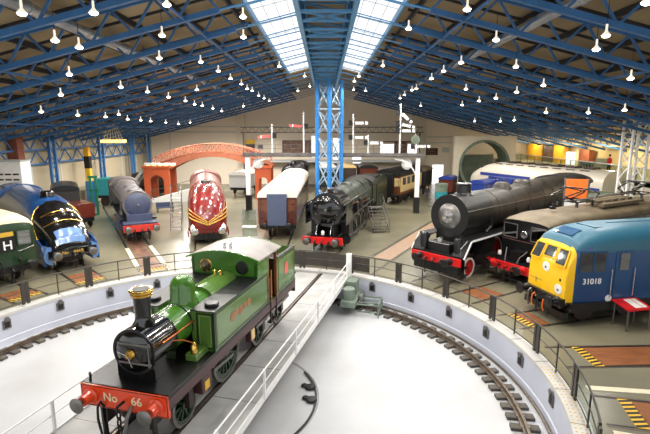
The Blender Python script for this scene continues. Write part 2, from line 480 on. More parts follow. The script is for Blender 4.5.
for sg, side in ((-1,'left'),(1,'right')):
    base = None
    for k, y in enumerate(YT):
        if base is None: base = t = make_truss(sg, k); t.location = (0,y,0)
        else: t = dup(base, None, (0,y,0))
        t['label'] = 'blue lattice roof truss on the %s slope, %s counting from the turntable end' % (side, nth(k))
# longitudinal ties
for sg, side in ((-1,'left'),(1,'right')):
    for j, x in enumerate((5.2, 12.4, 19.6)):
        tag(MB().bar((sg*x,9,chord_z(x)-.02),(sg*x,66,chord_z(x)-.02),.09,.09).build('roof_tie', 'truss_blue'), 'long blue tie under the %s roof trusses, %s from the ridge' % (side, nth(j)), 'tie rod', 'roof ties')
# ducts
for x, z, nm in ((-9.3,11.3,'left'),(8.0,11.6,'right')):
    d = T('air_duct', 'long round silver air duct running under the %s roof slope' % nm, 'duct', (x,0,z))
    MB().cyl((0,6,0),(0,58,0),.2,n=18).build('pipe', 'duct_silver', d)
    for k in range(14): MB().cyl((0,8+k*3.6,0),(0,8.12+k*3.6,0),.235,n=18).build('joint_ring', 'duct_silver', d)
    for k in range(7): MB().bar((0,11.5+k*6.6,.18),(0,11.5+k*6.6,roof_z(x)-z-.02),.03).build('hanger', 'purlin_dark', d)

# ridge girder: long box lattice above the camera, down to the pillar
g = T('ridge_girder', 'long pale blue box lattice girder running under the roof ridge', 'girder', (.05,0,0))
zb, zt, hw = 12.2, 13.75, 1.12
for x in (-hw, hw):
    for z in (zb, zt): MB().bar((x,4,z),(x,66,z),.2,.2).build('chord', 'ridge_blue', g)
    MB().box(x+(.1 if x>0 else -.2), x+(.2 if x>0 else -.1), 4, SKYY, zb+.35, zt-.05).build('side_plate', 'ridge_grey', g)
st = 1.65
for k in range(37):
    y = 4.5+k*st
    c = MB()
    c.bar((-hw,y,zb),(hw,y,zb),.1,.1); c.bar((-hw,y,zb),(hw,y+st,zb) if k%2 else (hw,y-st,zb),.08,.08)
    c.bar((-hw,y,zb),(-hw,y+st,zt),.08,.08); c.bar((hw,y,zb),(hw,y+st,zt),.08,.08); c.bar((-hw,y,zt),(hw,y,zt),.08,.08)
    c.bar((-hw,y,zt),(hw,y+st,zt),.07,.07)
    c.build('lattice_bay', 'ridge_blue', g)

# central pillar
pl = T('lattice_pillar', 'tall bright blue lattice pillar in the middle of the hall', 'pillar', (.4,42.5,0))
legs = ((-1.1,.3),(0,-.8),(1.1,.3))
for lx, ly in legs: MB().cyl((lx,ly,0),(lx,ly,12.05),.2,n=16).build('leg', 'pillar_blue', pl)
for k in range(5):
    z0, z1 = k*2.38+.05, k*2.38+2.38
    c = MB()
    for (a, bb) in ((0,1),(1,2),(2,0)):
        p, q = legs[a], legs[bb]
        c.bar((p[0],p[1],z0),(q[0],q[1],z1),.1,.1); c.bar((q[0],q[1],z0),(p[0],p[1],z1),.1,.1)
        if k % 2: c.bar((p[0],p[1],z1),(q[0],q[1],z1),.1,.1)
    c.build('brace_bay', 'brace_pale', pl)
MB().box(-1.5,1.5,-1.1,.7,0,.12).build('base_plate', 'pillar_blue', pl)

# left-wall lattice columns and eaves girder
base = None
for k in range(4):
    y = (41,50,58,63.4)[k]
    if base is None:
        base = t = T('wall_column', 'x', 'column', (LX+.9,y,0), 0, 'blue lattice columns along the left wall')
        for dy in (-.4,.4): MB().box(-.12,.12,dy-.1,dy+.1,0,7.2).build('leg', 'truss_blue', t)
        c = MB()
        for j in range(9): c.bar((0,-.4 if j%2 else .4,j*.78+.1),(0,.4 if j%2 else -.4,j*.78+.88),.07,.07)
        c.build('lacing', 'truss_blue', t)
    else: t = dup(base, None, (LX+.9,y,0))
    t['label'] = 'blue lattice column at the left wall, %s from the turntable' % nth(k)
for nm, za, zc, xx in (('upper', 7.2, 6.0, LX+.5), ('lower', 5.9, 4.75, LX+.3)):
    t = T('eaves_girder', 'long blue %s lattice girder along the left wall' % nm, 'girder', (xx,0,0), 0, 'left wall girders')
    for z in ((za, zc) if nm == 'upper' else (zc,)): MB().bar((0,20,z),(0,65.5,z),.14,.14).build('chord', 'truss_blue', t)
    c = MB()
    for j in range(20):
        y = 21+j*2.2
        c.bar((0,y,zc),(0,y+1.1,za),.09,.09); c.bar((0,y+1.1,za),(0,y+2.2,zc),.09,.09)
    c.build('lacing', 'truss_blue', t)
t = tag(MB().box(-.4,.4,-.4,.4,0,7.3).build('brick_pier', 'brick', loc=(LX+.5,36.8,0)), 'square brown brick pier at the left wall beyond the blue locomotive', 'pier')

# ------------------------------------------------------------------ hanging lamps
LP = []
for sc, ox, oy, pts in ((2.955,0,0,((65,40),(277,38),(163,120),(234,140),(493,14),(479,105),(471,172),(593,183),(645,210),(205,220),(180,280),(357,257),(436,271),(498,287),(582,265),(548,298),(575,308),(598,312),(629,320),(122,330),(230,340),(312,345),(351,338),(377,352),(416,355),(445,358),(490,362),(527,366),(562,362))),
                        (2.955,215,0,((83,50),(84,110),(10,210),(46,232),(78,248),(95,262),(110,268),(190,196),(129,282),(145,290),(160,298),(84,314),(20,328),(245,268),(265,225),(280,255),(572,85),(496,194),(445,268),(425,225),(412,240),(410,265),(582,266),(560,280),(608,312),(640,232),(595,262),(547,290))),
                        (2.955,430,0,((110,28),(520,105),(491,146),(195,118),(92,185),(254,197),(335,252),(593,232),(575,325),(106,263),(40,210),(256,272),(195,290),(343,332),(468,333),(132,358),(208,358),(249,355),(95,310),(145,298),(640,8)))):
    for x, y in pts:
        d = unproject(x/sc+ox, y/sc+oy); sg = 1 if d.x > 0 else -1
        # meets the plane z = 12.45 - .25|x|
        den = d.z + .25*abs(d.x)
        if den < .02: continue
        t_ = (12.45-CAM_H)/den; p = d*t_
        if p.y > 64: p = d*(64/d.y)
        LP.append((p.x, p.y, p.z+CAM_H, x/sc+ox))
LP.sort(key=lambda q: q[3])
cnt = {-1:0, 1:0}; base = None; FAR = []
for (x, y, z, px) in LP:
    sg = 1 if px > 325 else -1
    lab = 'white pendant lamp below the %s roof slope, %s counting from the photo\'s %s' % ('left' if sg < 0 else 'right', nth(cnt[sg]), 'left edge' if sg < 0 else 'central pillar')
    cnt[sg] += 1
    if base is None:
        base = t = T('pendant_lamp', lab, 'lamp', (x,y,z), 0, 'pendant lamps below the roof'); t.scale = (.72,.72,.72)
        MB().lathe([(.02,.46),(.045,.44),(.045,.2),(.07,.15),(.13,.08),(.18,.02),(.185,0),(.17,0),(.14,.06)],(0,0,0),(0,0,1),16).build('lamp_shade', 'lamp_shell', t)
        MB().lathe([(.155,-.005),(.14,-.05),(.08,-.08),(.01,-.09)],(0,0,0),(0,0,1),16).build('diffuser', 'lamp_glow', t)
        MB().cyl((0,0,.45),(0,0,1.35),.015,n=6).build('stem', 'purlin_dark', t)
        L = bpy.data.lights.new('lamp_light', 'SPOT'); L.energy = 600; L.color = (1,.95,.88); L.shadow_soft_size = .25; L.spot_size = R(172); L.spot_blend = .5
        lo = bpy.data.objects.new('lamp_light', L); COL.objects.link(lo); lo.parent = t; lo.location = (0,0,-.15)
    else:
        t = dup(base, None, (x,y,z)); t['label'] = lab; t.scale = (.72,.72,.72)
        if y > 50:
            if not FAR: FAR.append(L.copy()); FAR[0].energy = L.energy*4.5
            for c_ in t.children:
                if c_.type == 'LIGHT': c_.data = FAR[0]
# ------------------------------------------------------------------ pit ring: circular track, vents, railing
t = T('circular_track', 'circular running rail on dark sleepers round the foot of the white pit wall', 'track', (CX,CY,-PD))
N = 160
b = MB()
def cz(r, z): return [(r*math.cos(2*PI*k/N), r*math.sin(2*PI*k/N), z) for k in range(N)]
b.loft([cz(9.79,.1),cz(9.79,.24),cz(9.71,.24),cz(9.71,.1),cz(9.79,.1)], cap=False)
b.loft([cz(9.85,.09),cz(9.85,.12),cz(9.64,.12),cz(9.64,.09),cz(9.85,.09)], cap=False)
b.build('running_rail', 'rail_steel', t)
base = None; n = 0
for k in range(110):
    a = 2*PI*k/110; x, y = CX+9.75*math.cos(a), CY+9.75*math.sin(a)
    if not seen(x, y, -PD): continue
    if base is None:
        o = MB().box(-.42,.42,-.14,.14,0,.1).build('sleeper', 'sleeper', t, bevel=.01); base = o
        q = MB().box(-.14,.14,-.1,.1,.1,.13).build('rail_chair', 'rail_steel', o)
    else: o = dup(base, t)
    o.location = (9.75*math.cos(a), 9.75*math.sin(a), 0); o.rotation_euler = (0,0,a); n += 1
# pipe running round the foot of the wall
b = MB(); b.tube([(CX+10.42*math.cos(R(a)), CY+10.42*math.sin(R(a)), -PD+.06) for a in range(-40, 56, 2)], .045)
tag(b.build('conduit_pipe', 'rail_steel'), 'thin conduit pipe lying along the foot of the right-hand pit wall', 'pipe')

vents = []
for deg in [-33,-20.5,-8,5,17.5,30,42.5,55,95,107.5,120,132.5,145,157.5,170]:
    x, y = polar(10.53, deg)
    if seen(x, y, -.4, 2): vents.append(deg)
base = None
rv = [v for v in vents if v < 70][::-1]; lv = [v for v in vents if v > 70]
for deg in vents:
    if deg < 70: lab = 'dark square vent in the right-hand pit wall, %s from the bridge end' % nth(rv.index(deg))
    else: lab = 'dark square vent in the left-hand pit wall, %s from the bridge end' % nth(lv.index(deg))
    x, y = polar(10.525, deg)
    if base is None:
        base = t = T('wall_vent', lab, 'vent', (x,y,-.62), R(deg+180), 'vents in the pit wall')
        MB().box(-.01,.025,-.17,.17,0,.38).build('vent_plate', 'grey_boiler', t)
        MB().box(.02,.03,-.11,.11,.06,.3).build('vent_opening', 'black_matt', t)
        MB().lathe([(.02,0),(.1,.01),(.1,.05),(.02,.06)],(.03,0,.43),(1,0,0),12).build('vent_light','grey_boiler',t)
    else:
        t = dup(base, None, (x,y,-.62), R(deg+180)); t['label'] = lab
# white equipment strip with ventilation holes on the right coping
b = MB()
for j in range(3):
    for k in range(22):
        a = R(-2-k*.95); r = PR+.06+.12*j
        b.cyl((CX+r*math.cos(a),CY+r*math.sin(a),.033),(CX+r*math.cos(a),CY+r*math.sin(a),.04),.028,n=6)
st_ = MB(); st_.loft([[(CX+r*math.cos(R(-1-k*.95)),CY+r*math.sin(R(-1-k*.95)),z) for (r,z) in ((PR+.01,.031),(PR+.36,.031),(PR+.36,.034),(PR+.01,.034))] for k in range(24)])
st_ = st_.build('stud_strip', 'coping'); b.pieces('stud', 'hazard_yellow', st_)
tag(st_, 'strip of small yellowish studs on the right coping of the pit', 'strip')

# railing: one bay per post pair
t = T('pit_railing', 'dark metal guard railing round the rim of the turntable pit', 'railing', (CX,CY,0))
RA = 10.9; a0, a1 = -26, 196
def arc(z, s, e, r=RA, st=1.5):
    n_ = max(2, int((e-s)/st)); return [(r*math.cos(R(s+(e-s)*k/n_)), r*math.sin(R(s+(e-s)*k/n_)), z) for k in range(n_+1)]
MB().tube(arc(1.04,a0,a1), .032, 6).build('top_rail', 'railing', t)
MB().tube(arc(.6,a0,a1), .02, 6).build('mid_rail', 'railing', t)
MB().tube(arc(.16,a0,a1), .02, 6).build('bottom_rail', 'railing', t)
big = small = None
for k, deg in enumerate([a0+7.4*i for i in range(31)]):
    ca, sa = math.cos(R(deg)), math.sin(R(deg))
    if k % 2 == 0:
        if big is None: big = o = MB().box(-.03,.03,-.17,-.05,0,1.02).box(-.03,.03,.05,.17,0,1.02).box(-.015,.015,-.05,.05,.12,.98).box(-.08,.08,-.2,.2,0,.025).build('main_post', 'railing', t)
        else: o = dup(big, t)
    else:
        if small is None: small = o = MB().box(-.02,.02,-.02,.02,0,1.04).box(-.05,.05,-.05,.05,0,.02).build('post', 'railing', t)
        else: o = dup(small, t)
    o.location = (RA*ca, RA*sa, 0); o.rotation_euler = (0,0,R(deg))
b = MB()
b.loft([arc(.2,a0,-11), arc(.98,a0,-11)], cap=False, closed=False); b.build('mesh_panel', 'clear_glass', t)
b = MB()
b.loft([arc(.2,57,89), arc(.98,57,89)], cap=False, closed=False); b.build('dark_infill', 'railing', t)

# ------------------------------------------------------------------ turntable bridge; local +x points to the far end
tb = T('turntable_bridge', 'white decked turntable bridge carrying the green tank engine across the pit', 'turntable', (CX,CY,0), SPIN)
BL, BW = 10.3, 2.25
b = MB()
for s in (-1, 1):
    b.box(-BL,BL,s*.86,s*BW,-.16,-.02)
b.box(-BL,BL,-.62,.62,-.16,-.03)
b.build('deck', 'deck_white', tb)
c = MB()
for k in range(11):
    x = -BL+.9+k*1.9; c.box(x,x+.015,-BW,-.86,-.02,-.015); c.box(x,x+.015,.86,BW,-.02,-.015)
c.pieces('deck_joint', 'steel', tb)
for s in (-1, 1):
    b = MB(); b.box(-BL,BL,s*.86,s*.62,-.17,-.06); b.build('rail_trough', 'black_matt', tb)
    b = MB(); b.box(-BL,BL,s*.7175,s*.7875,-.14,0); b.box(-BL,BL,s*.68,s*.82,-.14,-.11); b.build('rail', 'rail_steel', tb)
    # deep side girder, fish-bellied
    prof = [(-BL,-.16),(BL,-.16),(BL,-.75),(6,-1.02),(-6,-1.02),(-BL,-.75)]
    y0, y1 = s*1.5, s*1.56
    b = MB(); b.prism(prof, 'y', min(y0,y1), max(y0,y1)); b.box(-BL,BL,s*1.3,s*1.75,-.2,-.16); b.box(-6,6,s*1.36,s*1.7,-1.06,-1.02)
    for k in range(14): b.box(-9.4+k*1.45,-9.36+k*1.45,s*1.56,s*1.72,-.95 if abs(-9.4+k*1.45)<7 else -.75,-.2)
    b.build('side_girder', 'deck_white', tb)
    b = MB(); b.box(-BL,BL,s*BW,s*(BW+.04),-.2,.03); b.build('deck_edge', 'white_paint', tb)
    # pipe slung beneath the deck edge
    b = MB(); b.tube([(-9+k*.9, s*(2.05), -.42-.12*math.sin(k*.9)) for k in range(21)], .05); b.build('slung_hose', 'steel', tb)
    h = MB(); h.tube([(-9.9,s*2.3,.8),(9.9,s*2.3,.8)], .024, 8); h.tube([(-9.9,s*2.3,.42),(9.9,s*2.3,.42)], .018, 8)
    hr = h.build('handrail', 'white_paint', tb)
    for k in range(8):
        MB().box(-.035,.035,-.03,.03,-.12,.82).build('handrail_post', 'white_paint', hr, loc=(-9.9+k*2.83,s*2.3,0))
MB().box(9.95,10.2,-2.45,-2.2,-.2,1.25).build('gate_post', 'white_paint', tb)
# patches on the deck
b = MB()
for (x,y,w,h) in ((-7.6,-1.45,.5,.34),(-6.2,-1.3,.25,.12),(-5.9,-1.22,.18,.1)): b.box(x,x+w,y,y+h,-.02,-.012)
b.build('deck_patch', 'sleeper', tb)
# centre pivot and slip ring under the bridge
b = MB(); b.lathe([(1.2,-PD),(1.2,-PD+.12),(.7,-PD+.16),(.6,-1.02),(.3,-1.0)],(0,0,0),(0,0,1),32); b.build('pivot', 'machine_green', tb)
for e in (-1, 1):
    for s in (-1, 1):
        b = MB(); b.lathe([(.1,-.07),(.36,-.07),(.36,.04),(.4,.05),(.4,.07),(.1,.07)],(e*9.75*.985,s*1.45,-PD+.62),(1,0,0),24); b.build('end_wheel', 'steel', tb)
# drive machinery at the far end, right-hand side
m = T('drive_unit', 'grey-green drive machinery with a cage frame at the far end of the turntable bridge', 'machine', (CX,CY,0), SPIN)
MB().box(7.9,9.9,-3.1,-2.34,-PD+.42,-.55).build('gearbox', 'machine_green', m, bevel=.05)
b = MB(); b.lathe([(.05,0),(.3,0),(.3,.5),(.22,.56),(.05,.58)],(8.4,-2.7,-.55),(0,0,1),18); b.build('motor', 'machine_green', m)
b = MB(); b.lathe([(.1,-.08),(.34,-.08),(.34,.08),(.1,.08)],(9.0,-3.24,-PD+.6),(0,1,0),24); b.build('drive_wheel', 'steel', m)
MB().box(8.95,9.7,-2.95,-2.4,-.55,.12).build('control_box', 'machine_green', m, bevel=.03)
b = MB()
for z in (-PD+.25,-PD+.6):
    b.tube([(8.1,-3.15,z),(8.1,-4.2,z),(9.3,-4.2,z),(9.3,-3.15,z)],.04)
for x in (8.1,8.7,9.3): b.tube([(x,-4.2,-PD),(x,-4.2,-PD+.6)],.035)
for x in (8.4,8.9): b.tube([(x,-4.2,-PD+.6),(x,-3.15,-PD+.6)],.03)
b.build('cage_frame', 'machine_green', m)
# curved slot and gratings in the pit floor
b = MB()
pts = [(CX+3.3*math.cos(R(a)), CY+3.3*math.sin(R(a))) for a in range(-62, 34, 3)]
for p, q in zip(pts, pts[1:]): b.bar((p[0],p[1],-PD+.005),(q[0],q[1],-PD+.005),.07,.02)
tag(b.build('floor_slot', 'black_matt'), 'dark curved slot in the white pit floor beside the bridge', 'slot')
for i, a in enumerate((12, -2)):
    x, y = CX+3.15*math.cos(R(a)), CY+3.15*math.sin(R(a))
    b = MB(); b.lathe([(.02,0),(.2,0),(.17,.05),(.02,.06)],(x,y,-PD),(0,0,1),10); b.lathe([(.02,0),(.13,0),(.1,.04),(.02,.05)],(x-.2,y+.12,-PD),(0,0,1),9)
    tag(b.build('floor_clamp', 'black_matt'), 'small black clamp on the curved floor slot, the %s from the bridge' % ('nearer' if i==0 else 'farther'), 'clamp')
b = MB(); b.bar((CX+1.0,CY-4.6,-PD+.004),(CX+9.3,CY-3.6,-PD+.004),.025,.01); b.bar((CX+4.6,CY-4.2,-PD+.004),(CX+5.6,CY-8,-PD+.004),.025,.01)
S(b.build('trim_6', 'grey_wall'))

# ------------------------------------------------------------------ hero: green tank engine
FX, FY = -4.70+.0, 10.0
fx, fy = FX-.15*math.cos(SPIN), FY-.15*math.sin(SPIN)
h = T('tank_engine', 'bright green side-tank steam locomotive with brass-capped chimney standing on the turntable bridge', 'steam locomotive', (fx,fy,0), SPIN+PI)
# local: +x forward, buffer beam face at 0, body towards -x
def wheel(r, n=12, w=.13, crank=True):
    b = MB()
    b.lathe([(r-.07,-w/2),(r,-w/2),(r,w/2-.03),(r+.03,w/2-.03),(r+.03,w/2),(r-.07,w/2),(r-.07,-w/2)],(0,0,0),(0,1,0),32,1)
    b.lathe([(r-.12,-w*.35),(r-.07,-w*.35),(r-.07,w*.35),(r-.12,w*.35),(r-.12,-w*.35)],(0,0,0),(0,1,0),32,0)
    b.lathe([(.02,-w*.6),(.13,-w*.6),(.13,w*.6),(.02,w*.6)],(0,0,0),(0,1,0),14,0)
    for k in range(n):
        a = 2*PI*k/n; b.bar((.1*math.cos(a),0,.1*math.sin(a)),((r-.1)*math.cos(a),0,(r-.1)*math.sin(a)),.05,.05,0,up=(0,1,0))
    if crank: b.prism([(r*.75*math.cos(a),r*.75*math.sin(a)) for a in [R(200+10*k) for k in range(15)]]+[((r-.12)*math.cos(a),(r-.12)*math.sin(a)) for a in [R(340-10*k) for k in range(15)]], 'y', -.04, .04, 0)
    return b
def wheels(parent, spec, spokes_mat, tyre='steel_bright', y=.74):
    """spec: (x, radius, spokes)"""
    cache = {}
    for x, r, n in spec:
        for s in (-1, 1):
            if (r,n) not in cache:
                cache[(r,n)] = o = wheel(r, n).build('wheel', [spokes_mat, tyre], parent)
            else: o = dup(cache[(r,n)], parent)
            o.location = (x, s*y, r)
        MB().cyl((x,-.7,r),(x,.7,r),.08,n=10).build('axle', 'steel', parent)
def buffers(parent, x, z, y=.87, l=.45, rh=.2, mat='steel_bright', base='red_beam', stock=.12):
    for s in (-1, 1):
        o = MB().lathe([(.02,0),(stock+.05,0),(stock+.05,.05),(stock,.08),(stock*.85,l*.6),(.02,l*.6)],(x,s*y,z),(1,0,0),18).build('buffer', base, parent)
        MB().lathe([(.05,l*.5),(.05,l-.04),(rh*.95,l-.04),(rh,l-.02),(rh*.85,l),(.02,l+.02)],(x,s*y,z),(1,0,0),22).build('buffer_head', mat, o)
def coupling(parent, x, z):
    b = MB(); b.tube([(x,0,z),(x+.22,0,z),(x+.26,0,z-.06),(x+.2,0,z-.12)],.035)
    for k in range(3):
        zz = z-.14-k*.2; b.tube([(x+.2+.05*math.cos(a)*(k%2),(1-k%2)*.05*math.cos(a)+.0,zz-.07+.13*math.sin(a)) for a in [2*PI*j/10 for j in range(11)]],.022,6)
    b.build('coupling', 'black_satin', parent)
def hose(parent, x, y, z, l=.7, mat='black_matt', r_=.04):
    b = MB(); b.tube([(x,y,z),(x+.1,y,z+.18),(x+.2,y,z+.1),(x+.22,y,z-.2),(x+.18,y+.04,z-l)],r_,8); b.build('brake_hose', mat, parent)

# footplate, valance, frames
b = MB(); b.box(-9.0,-.02,-1.2,1.2,1.5,1.56); b.build('footplate', 'black_satin', h)
for s in (-1, 1):
    MB().box(-9.0,-.03,s*1.16,s*1.2,1.2,1.5).build('valance', 'plum', h)
    MB().box(-9.0,-.1,s*.58,s*.62,.55,1.5).build('main_frame', 'plum_dark', h)
    MB().box(-9.0,-.03,s*1.2,s*1.21,1.47,1.5).build('valance_line', 'black_satin', h)
bm_ = MB().box(-.08,0,-1.2,1.2,1.0,1.56).build('buffer_beam', 'vermilion', h, bevel=.01)
b = MB(); b.box(0,.006,-1.18,1.18,1.52,1.535); b.box(0,.006,-1.18,1.18,1.02,1.035); b.box(0,.006,1.165,1.18,1.03,1.52); b.box(0,.006,-1.18,-1.165,1.03,1.52); b.build('beam_lining', 'black_gloss', bm_)
text('No', .3, 'cream_letter', bm_, 'lettering', (.012,-.36,1.3), (0,1,0), (0,0,1), .004)
text('66', .3, 'cream_letter', bm_, 'lettering', (.012,.36,1.3), (0,1,0), (0,0,1), .004)
buffers(h, 0, 1.28, .9, .5, .19, 'steel', 'vermilion', .15)
coupling(h, 0, 1.25); hose(h, .02, -.55, 1.05, .6, r_=.03)
b = MB(); b.tube([(.05,.25,1.2),(.25,.25,1.0),(.3,.22,.6),(.2,.3,.35),(-.1,.6,.32),(-.4,.9,.3)],.045); b.build('steam_heat_hose', 'steel', h)
b = MB()
for y in (-.7,.7): b.bar((-.15,y,.12),(-.1,y,1.1),.06,.12)
b.pieces('guard_iron', 'black_satin', h)
b = MB(); b.tube([(-.12,-1.0,1.56),(-.12,-1.0,1.8)],.03); b.build('lamp_iron', 'black_satin', h)
BC, BR = 2.27, .55
# smokebox, door, boiler
b = MB(); b.cyl((-.5,0,BC),(-1.42,0,BC),BR+.03,n=40); b.box(-1.4,-.52,-.53,.53,1.56,2.2); b.build('smokebox', 'black_gloss', h)
b = MB(); b.lathe([(.5,0),(.5,.02),(.46,.05),(.3,.1),(.02,.13)],(-.5,0,BC),(1,0,0),36); sd = b.build('smokebox_door', 'black_gloss', h)
b = MB(); b.lathe([(BR+.035,0),(BR+.035,.03),(BR-.03,.03),(BR-.03,0)],(-.5,0,BC),(1,0,0),40); b.build('smokebox_ring', 'black_satin', h)
b = MB()
for z in (BC+.24, BC-.24): b.bar((-.4,-.38,z),(-.4,.52,z),.03,.05)
b.bar((-.4,.48,BC-.3),(-.4,.48,BC+.3),.03,.045); b.build('door_strap', 'steel', sd)
b = MB(); b.lathe([(.02,0),(.12,0),(.13,.04),(.1,.08),(.03,.09),(.03,.16),(.02,.16)],(-.38,0,BC),(1,0,0),18); b.build('door_boss', 'brass', sd)
b = MB(); b.bar((-.26,0,BC),(-.24,.12,BC-.26),.025); b.bar((-.26,0,BC),(-.24,-.26,BC+.1),.025); b.build('door_handle', 'steel_bright', sd)
b = MB(); b.cyl((-1.42,0,BC),(-5.2,0,BC),BR,n=40); b.build('boiler', 'green_engine', h)
for x in (-1.46,-2.2,-3.6):
    b = MB(); b.lathe([(BR+.005,0),(BR+.012,.01),(BR+.012,.06),(BR+.005,.07)],(x,0,BC),(-1,0,0),40); b.build('boiler_band', 'black_gloss', h)
for s in (-1, 1):
    b = MB(); b.tube([(-.7,s*.66,BC+.2),(-2.15,s*.66,BC+.2)],.022)
    for x in (-.75,-1.45,-2.1): b.bar((x,s*.52,BC+.16),(x,s*.66,BC+.2),.03)
    b.build('handrail', 'copper', h)
# chimney
b = MB(); b.lathe([(.3,-.08),(.26,.04),(.2,.13),(.185,.25),(.215,.76)],(-.92,0,BC+BR-.02),(0,0,1),28); ch = b.build('chimney', 'black_gloss', h)
b = MB(); b.lathe([(.21,.75),(.255,.765),(.26,.81),(.24,.83),(.285,.85),(.295,.9),(.27,.925),(.19,.92)],(-.92,0,BC+BR-.02),(0,0,1),28); b.build('chimney_cap', 'brass', ch)
b = MB(); b.lathe([(.18,.88),(.2,.932),(.01,.933)],(-.92,0,BC+BR-.02),(0,0,1),20); b.build('chimney_bore', 'black_matt', ch)
# dome
b = MB(); b.lathe([(.48,-.2),(.4,.0),(.36,.1),(.35,.44),(.32,.58),(.24,.7),(.12,.76),(.01,.77)],(-2.7,0,BC+BR-.06),(0,0,1),32); b.build('dome', 'green_engine', h)
# side tanks
TZ0, TZ1 = 1.56, 2.70
for s in (-1, 1):
    ys, yo = s*.5, s*1.2
    tk = MB().box(-6.15,-2.25,ys,yo,TZ0,TZ1).build('side_tank', 'green_tank', h, bevel=.02)
    b = MB(); b.box(-5.2,-2.22,ys-.0,yo+s*.02,TZ1,TZ1+.03); b.build('tank_top', 'dusty_black' if False else 'black_satin', tk)
    b = MB(); b.lathe([(.02,0),(.2,0),(.2,.07),(.17,.1),(.02,.11)],(-2.65,s*.92,TZ1+.03),(0,0,1),20); b.build('filler_lid', 'black_satin', tk)
    # dark border and fine lining on the front and side panels
    def frame2(fn, u0, u1, v0, v1, w):
        c = MB()
        for a, bb, cc, d in ((u0,u1,v0,v0+w),(u0,u1,v1-w,v1),(u0,u0+w,v0,v1),(u1-w,u1,v0,v1)): fn(c,a,bb,cc,d)
        return c
    ff = lambda c,a,bb,cc,d: c.box(-2.25,-2.242,s*a,s*bb,cc,d)
    frame2(ff,.66,1.17,1.62,2.66,.05).build('front_border','green_line',tk)
    frame2(ff,.74,1.09,1.7,2.58,.014).build('front_lining','lining',tk)
    fs = lambda c,a,bb,cc,d: c.box(a,bb,yo+s*.001,yo+s*.008,cc,d)
    frame2(fs,-6.1,-2.3,1.62,2.66,.055).build('side_border','green_line',tk)
    frame2(fs,-6.0,-2.4,1.72,2.56,.014).build('side_lining','lining',tk)
    b = MB(); b.box(-2.26,-2.22,yo-s*.05,yo+s*.02,1.56,2.72); b.build('corner_beading','green_line',tk)
    # crest and worn lettering transfer
    b = MB()
    for k,(x,z,w) in enumerate(((-3.35,2.16,.16),(-3.62,2.2,.12),(-3.9,2.16,.16),(-4.2,2.2,.12),(-4.5,2.2,.14))):
        b.prism([(x+w*math.cos(a),z+w*.9*math.sin(a)) for a in [2*PI*j/14 for j in range(14)]],'y',min(yo,yo+s*.009),max(yo,yo+s*.009))
    b.build('crest','crest_tone',tk)
    # splasher box ahead of the tank
    b = MB(); b.box(-2.22,-1.6,s*.66,s*1.0,1.56,1.76); b.build('splasher','green_tank',h,bevel=.03)
    b = MB(); b.lathe([(.02,0),(.09,0),(.09,.2),(.05,.26),(.02,.3)],(-1.7,s*.88,1.78),(0,0,1),14); b.build('lubricator','brass',h)
    b = MB(); b.tube([(-1.7,s*.88,2.05),(-1.5,s*.7,2.2),(-1.2,s*.55,2.3)],.02); b.build('oil_pipe','copper',h)
    # bunker
    bk = MB().box(-9.0,-7.0,s*1.14,s*1.2,1.56,2.92).build('bunker_side','green_tank',h)
    frame2(lambda c,a,bb,cc,d: c.box(a,bb,yo+s*.001,yo+s*.008,cc,d),-8.95,-7.1,1.62,2.86,.05).build('side_border','green_line',bk)
    b = MB(); b.prism([(-8.0+.2*math.cos(a),2.3+.24*math.sin(a)) for a in [2*PI*j/16 for j in range(16)]],'y',min(yo,yo+s*.009),max(yo,yo+s*.009)); b.build('crest','signal_red',bk)
    b = MB(); b.box(-9.02,-7.0,s*1.1,s*1.22,2.92,2.97); b.build('bunker_rim','black_satin',bk)
    # cab side sheet above the tank, pillars of the doorway
    cs = MB().box(-6.15,-5.2,s*1.16,s*1.2,TZ1,3.36).build('cab_side','green_engine',h)
    for x in (-6.2,-6.98): MB().box(x-.05,x+.05,s*1.1,s*1.19,1.56,3.36).build('door_pillar','wood_brown',h)
    b = MB(); b.tube([(-6.32,s*1.24,1.5),(-6.32,s*1.24,2.7)],.02); b.tube([(-6.88,s*1.24,1.5),(-6.88,s*1.24,2.7)],.02); b.build('grab_rail','brass',h)
    MB().box(-6.95,-6.25,s*1.0,s*1.05,1.56,2.3).build('cab_door','maroon',h)
    MB().box(-6.9,-6.3,s*1.05,s*1.22,.7,.74).box(-6.9,-6.86,s*1.16,s*1.22,.7,1.5).box(-6.34,-6.3,s*1.16,s*1.22,.7,1.5).build('cab_step','plum_dark',h)
    # boxes and springs on the frame
    sb = MB().box(-2.0,-1.5,s*.9,s*1.2,.72,1.2).build('sandbox','plum',h,bevel=.03)
    MB().box(-1.85,-1.62,s*1.2,s*1.21,.78,1.02).build('plate','hazard_yellow',sb)
    sb = MB().box(-4.9,-4.55,s*1.0,s*1.2,.75,1.2).build('axle_box','plum',h,bevel=.02)
    MB().box(-4.85,-4.6,s*1.2,s*1.21,.82,1.16).build('plate','coach_cream',sb)
    for x in (-1.2,-6.0,-7.9):
        b = MB()
        for j in range(4): b.box(x-.45+.09*j,x+.45-.09*j,s*.92,s*1.02,1.02+.04*j,1.06+.04*j)
        b.box(x-.1,x+.1,s*.9,s*1.04,.55,1.02)
        b.build('leaf_spring','plum_dark',h)
    b = MB(); b.bar((-5.3,s*1.05,.95),(-8.6,s*1.05,.95),.05,.12); b.bar((-2.4,s*1.02,.9),(-3.6,s*1.02,.82),.05,.1); b.pieces('side_rod','steel',h)
b = MB(); b.box(-9.0,-8.94,-1.2,1.2,1.56,2.92); b.build('bunker_back','green_tank',h)
b = MB(); b.box(-8.94,-7.0,-1.14,1.14,2.5,2.6); b.build('coal_space','soot',h)
b = MB(); b.box(-7.06,-7.0,-1.16,1.16,1.56,2.92); b.build('cab_back','plum_dark',h)
